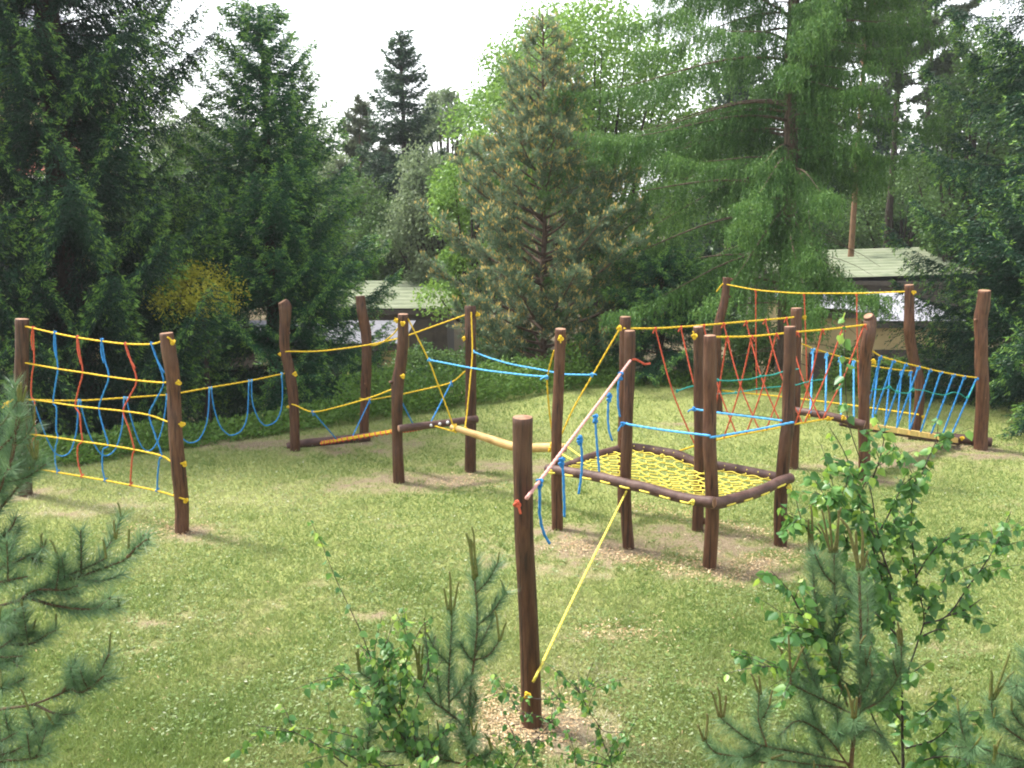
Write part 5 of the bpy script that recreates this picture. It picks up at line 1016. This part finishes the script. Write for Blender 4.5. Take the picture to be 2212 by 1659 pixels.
# birches
k9 = lambda p: [(1693.4 + x * .2109, 570.2 + y * .2109) for x, y in p]
main = foot(stem3(k8([(1168, 1650), (1165, 1500), (1160, 1250), (1120, 950), (1105, 800), (1080, 640), (1030, 420)]), 5.75, 5.9))
sb = [(main, .0125, .004, .28), (stem3(k8([(1030, 420), (1000, 240)]) + [(1837, 930), (1828, 865), (1824, 739), (1826, 672)], 5.9, 5.95), .004, .0014, .0, .45)] + [(stem3(k8(p), a, b), .006, .0018, l) for p, a, b, l in [([(1060, 560), (980, 420), (850, 330), (720, 260)], 5.85, 5.8, .15), ([(1080, 640), (900, 520), (760, 470)], 5.8, 5.7, .2), ([(1040, 480), (1120, 330), (1180, 180)], 5.88, 5.9, .1), ([(1240, 760), (1150, 560), (1120, 400)], 5.9, 5.9, .1), ([(1280, 880), (1380, 700), (1420, 560)], 5.85, 5.9, .1), ([(1120, 950), (1020, 700), (960, 520)], 5.75, 5.6, .15), ([(1390, 890), (1480, 860), (1570, 800)], 5.8, 5.8, .1), ([(1250, 1000), (1340, 960), (1400, 960)], 5.7, 5.7, .1), ([(1165, 1260), (1200, 1150), (1240, 1030), (1275, 900), (1240, 730), (1215, 500), (1215, 320), (1290, 110), (1335, 0), (1350, -120)], 5.8, 5.95, .25), ([(1270, 930), (1390, 890), (1500, 740), (1600, 600), (1660, 480), (1715, 360)], 5.8, 5.9, .2),
      ([(1175, 1450), (1280, 1380), (1420, 1255)], 5.7, 5.6, .1), ([(1180, 1560), (1350, 1500), (1500, 1320)], 5.7, 5.5, .1), ([(1090, 800), (1020, 560), (940, 250), (870, 60), (800, -60)], 5.85, 5.9, .1), ([(1110, 700), (1020, 480), (880, 330), (760, 180)], 5.8, 5.7, .3), ([(1230, 700), (1320, 560), (1440, 470), (1470, 440)], 5.85, 5.8, .15), ([(830, 1200), (770, 1010), (700, 960), (560, 935)], 5.5, 5.4, .1), ([(640, 850), (590, 760), (500, 660)], 5.4, 5.4, .1),
      ([(1130, 980), (1010, 860), (900, 800), (830, 900)], 5.7, 5.4, .2), ([(1165, 1300), (1060, 1150), (980, 960)], 5.7, 5.5, .2), ([(1000, 240), (1060, 60), (1080, -80)], 5.92, 5.9, .1), ([(1150, 1200), (900, 1150), (640, 850)], 5.7, 5.4, .5), ([(1160, 1420), (1060, 1300), (1000, 1200)], 5.7, 5.5, .2), ([(1150, 1640), (1040, 1450), (960, 1300), (800, 1180), (640, 1160), (420, 1140)], 5.7, 5.2, .45), ([(1200, 1640), (1380, 1600), (1600, 1640)], 5.6, 5.2, .1), ([(700, 460), (620, 400), (560, 370)], 5.65, 5.6, .1), ([(820, 600), (760, 480), (700, 420), (590, 370)], 5.7, 5.6, .2)]]
near_birch('young birch with many thin stems and fresh heart shaped leaves in the right foreground', gz0(*main[0][:2]), sb, 91, .076, 46, 10, .17)
m2 = foot(stem3(k7([(1000, 1640), (980, 1600), (820, 1360), (690, 960)]), 5.3, 5.4))
sb = [(m2, .007, .003, .5), (stem3(k7([(690, 960), (640, 830), (560, 660), (480, 490), (400, 290), (325, 135)]), 5.4, 5.5), .003, .0012, .05, .45)] + [(stem3(k7(p), a, b), .004, .0016, .1) for p, a, b in [([(990, 1600), (820, 1370), (680, 1220), (540, 1100), (465, 1050)], 5.3, 5.2), ([(560, 1650), (450, 1570), (230, 1440), (0, 1400)], 5.0, 5.0), ([(830, 1380), (780, 1150), (720, 1000), (610, 890)], 5.3, 5.3), ([(930, 1500), (880, 1200), (920, 1000), (1010, 800), (1090, 740)], 5.3, 5.4), ([(1000, 1640), (960, 1400), (1000, 1200), (1080, 1080), (1140, 1000)], 5.2, 5.2), ([(900, 1640), (700, 1640), (520, 1560), (330, 1500)], 5.1, 4.9), ([(1020, 1650), (1080, 1500), (1160, 1430), (1190, 1380)], 5.2, 5.1), ([(860, 1560), (760, 1400), (700, 1280), (600, 1230)], 5.2, 5.1), ([(700, 1640), (650, 1520), (600, 1450)], 5.1, 5.0), ([(1000, 1650), (1060, 1600), (1140, 1580)], 5.1, 5.0)]]
near_birch('young birch with one long bare arching twig left of the foreground post', gz0(*m2[0][:2]), sb, 92, .058, 54, 10, .15)
m3 = foot(stem3(kb([(1330, 1640), (1320, 1580), (1240, 1370), (1170, 1150), (1080, 1020), (960, 780), (900, 680)]), 5.6, 5.7))
sb = [(m3, .004, .0014, .45)] + [(stem3(kb(p), a, b), .0035, .0014, .05) for p, a, b in [([(200, 1680), (300, 1520), (470, 1320), (640, 1130), (735, 950), (735, 800), (690, 600)], 5.5, 5.75), ([(330, 1500), (220, 1350), (60, 1300), (-60, 1260)], 5.5, 5.4), ([(640, 1130), (460, 1050), (200, 980), (160, 960)], 5.6, 5.6), ([(740, 860), (450, 860), (200, 780), (0, 740)], 5.7, 5.8), ([(1170, 1150), (1260, 1240), (1480, 1250)], 5.6, 5.6), ([(500, 1300), (420, 1500), (480, 1640)], 5.5, 5.3), ([(980, 820), (1100, 700), (1260, 600)], 5.7, 5.8), ([(1320, 1580), (1420, 1500), (1500, 1480)], 5.6, 5.5), ([(200, 1680), (100, 1560), (60, 1440)], 5.5, 5.4), ([(1300, 1640), (1000, 1560), (800, 1500), (700, 1480)], 5.5, 5.4), ([(160, 1680), (-100, 1600), (-250, 1480)], 5.4, 5.3), ([(930, 1680), (900, 1500), (850, 1400)], 5.4, 5.4)]]
near_birch('sparse low birch twigs with small pale leaves across the foot of the foreground post', gz0(*m3[0][:2]), sb, 93, .050, 46, 9, .18)

# ------------------------------------------------------------------ haze
mb = MB(); mb.box((-700, -30, -3.6), (700, 1000, 24)); m_, nt, b = new_mat('thin_haze'); nt.nodes.remove(b)
pv = N(nt, 'ShaderNodeVolumePrincipled'); pv.inputs['Color'].default_value = (.92, .96, 1, 1); pv.inputs['Density'].default_value = .0005; pv.inputs['Anisotropy'].default_value = .2
nt.links.new(pv.outputs[0], nt.nodes['Material Output'].inputs['Volume'])
hz = mb.build('haze', m_, None, None, False); tag(hz, 'thin bright haze veiling the far trees', None, None, 'stuff')

# ------------------------------------------------------------------ light, sky, camera
SUN_EL, SUN_AZ = 57, -62                # azimuth measured from straight ahead, negative = left
w = bpy.data.worlds.new('World'); scene.world = w; w.use_nodes = True; nt = w.node_tree
bg = nt.nodes['Background']; sky = N(nt, 'ShaderNodeTexSky', sky_type='NISHITA'); sky.sun_disc = False
sky.sun_elevation = math.radians(SUN_EL); sky.sun_rotation = math.radians(SUN_AZ); sky.air_density = 1.0; sky.dust_density = 1.5; sky.ozone_density = 1.0
hs = N(nt, 'ShaderNodeHueSaturation'); hs.inputs['Saturation'].default_value = .22
nt.links.new(sky.outputs[0], hs.inputs['Color']); nt.links.new(hs.outputs[0], bg.inputs['Color']); bg.inputs['Strength'].default_value = 0.115
sd = bpy.data.lights.new('sun', 'SUN'); sd.energy = 2.0; sd.angle = math.radians(9); sd.color = (1.0, .96, .88)
so = bpy.data.objects.new('sun', sd); COL.objects.link(so)
az, el = math.radians(SUN_AZ), math.radians(SUN_EL)
from mathutils import Vector
so.rotation_euler = Vector((math.sin(az) * math.cos(el), math.cos(az) * math.cos(el), math.sin(el))).to_track_quat('Z', 'Y').to_euler()
cam = bpy.data.cameras.new('camera'); cam.sensor_width = 36; cam.lens = 36 * FPX / 2212; cam.clip_end = 2000; cam.clip_start = .05
co = bpy.data.objects.new('camera', cam); COL.objects.link(co); co.location = (0, 0, CAMZ); co.rotation_euler = (math.pi / 2 - PITCH, 0, 0)
scene.camera = co
scene.view_settings.view_transform = 'Standard'; scene.view_settings.look = 'None'; scene.view_settings.gamma = 1; scene.view_settings.exposure = 2.25
scene.cycles.max_bounces = 6; scene.cycles.diffuse_bounces = 3; scene.cycles.transmission_bounces = 3; scene.cycles.glossy_bounces = 2
scene.cycles.filter_width = 2.0
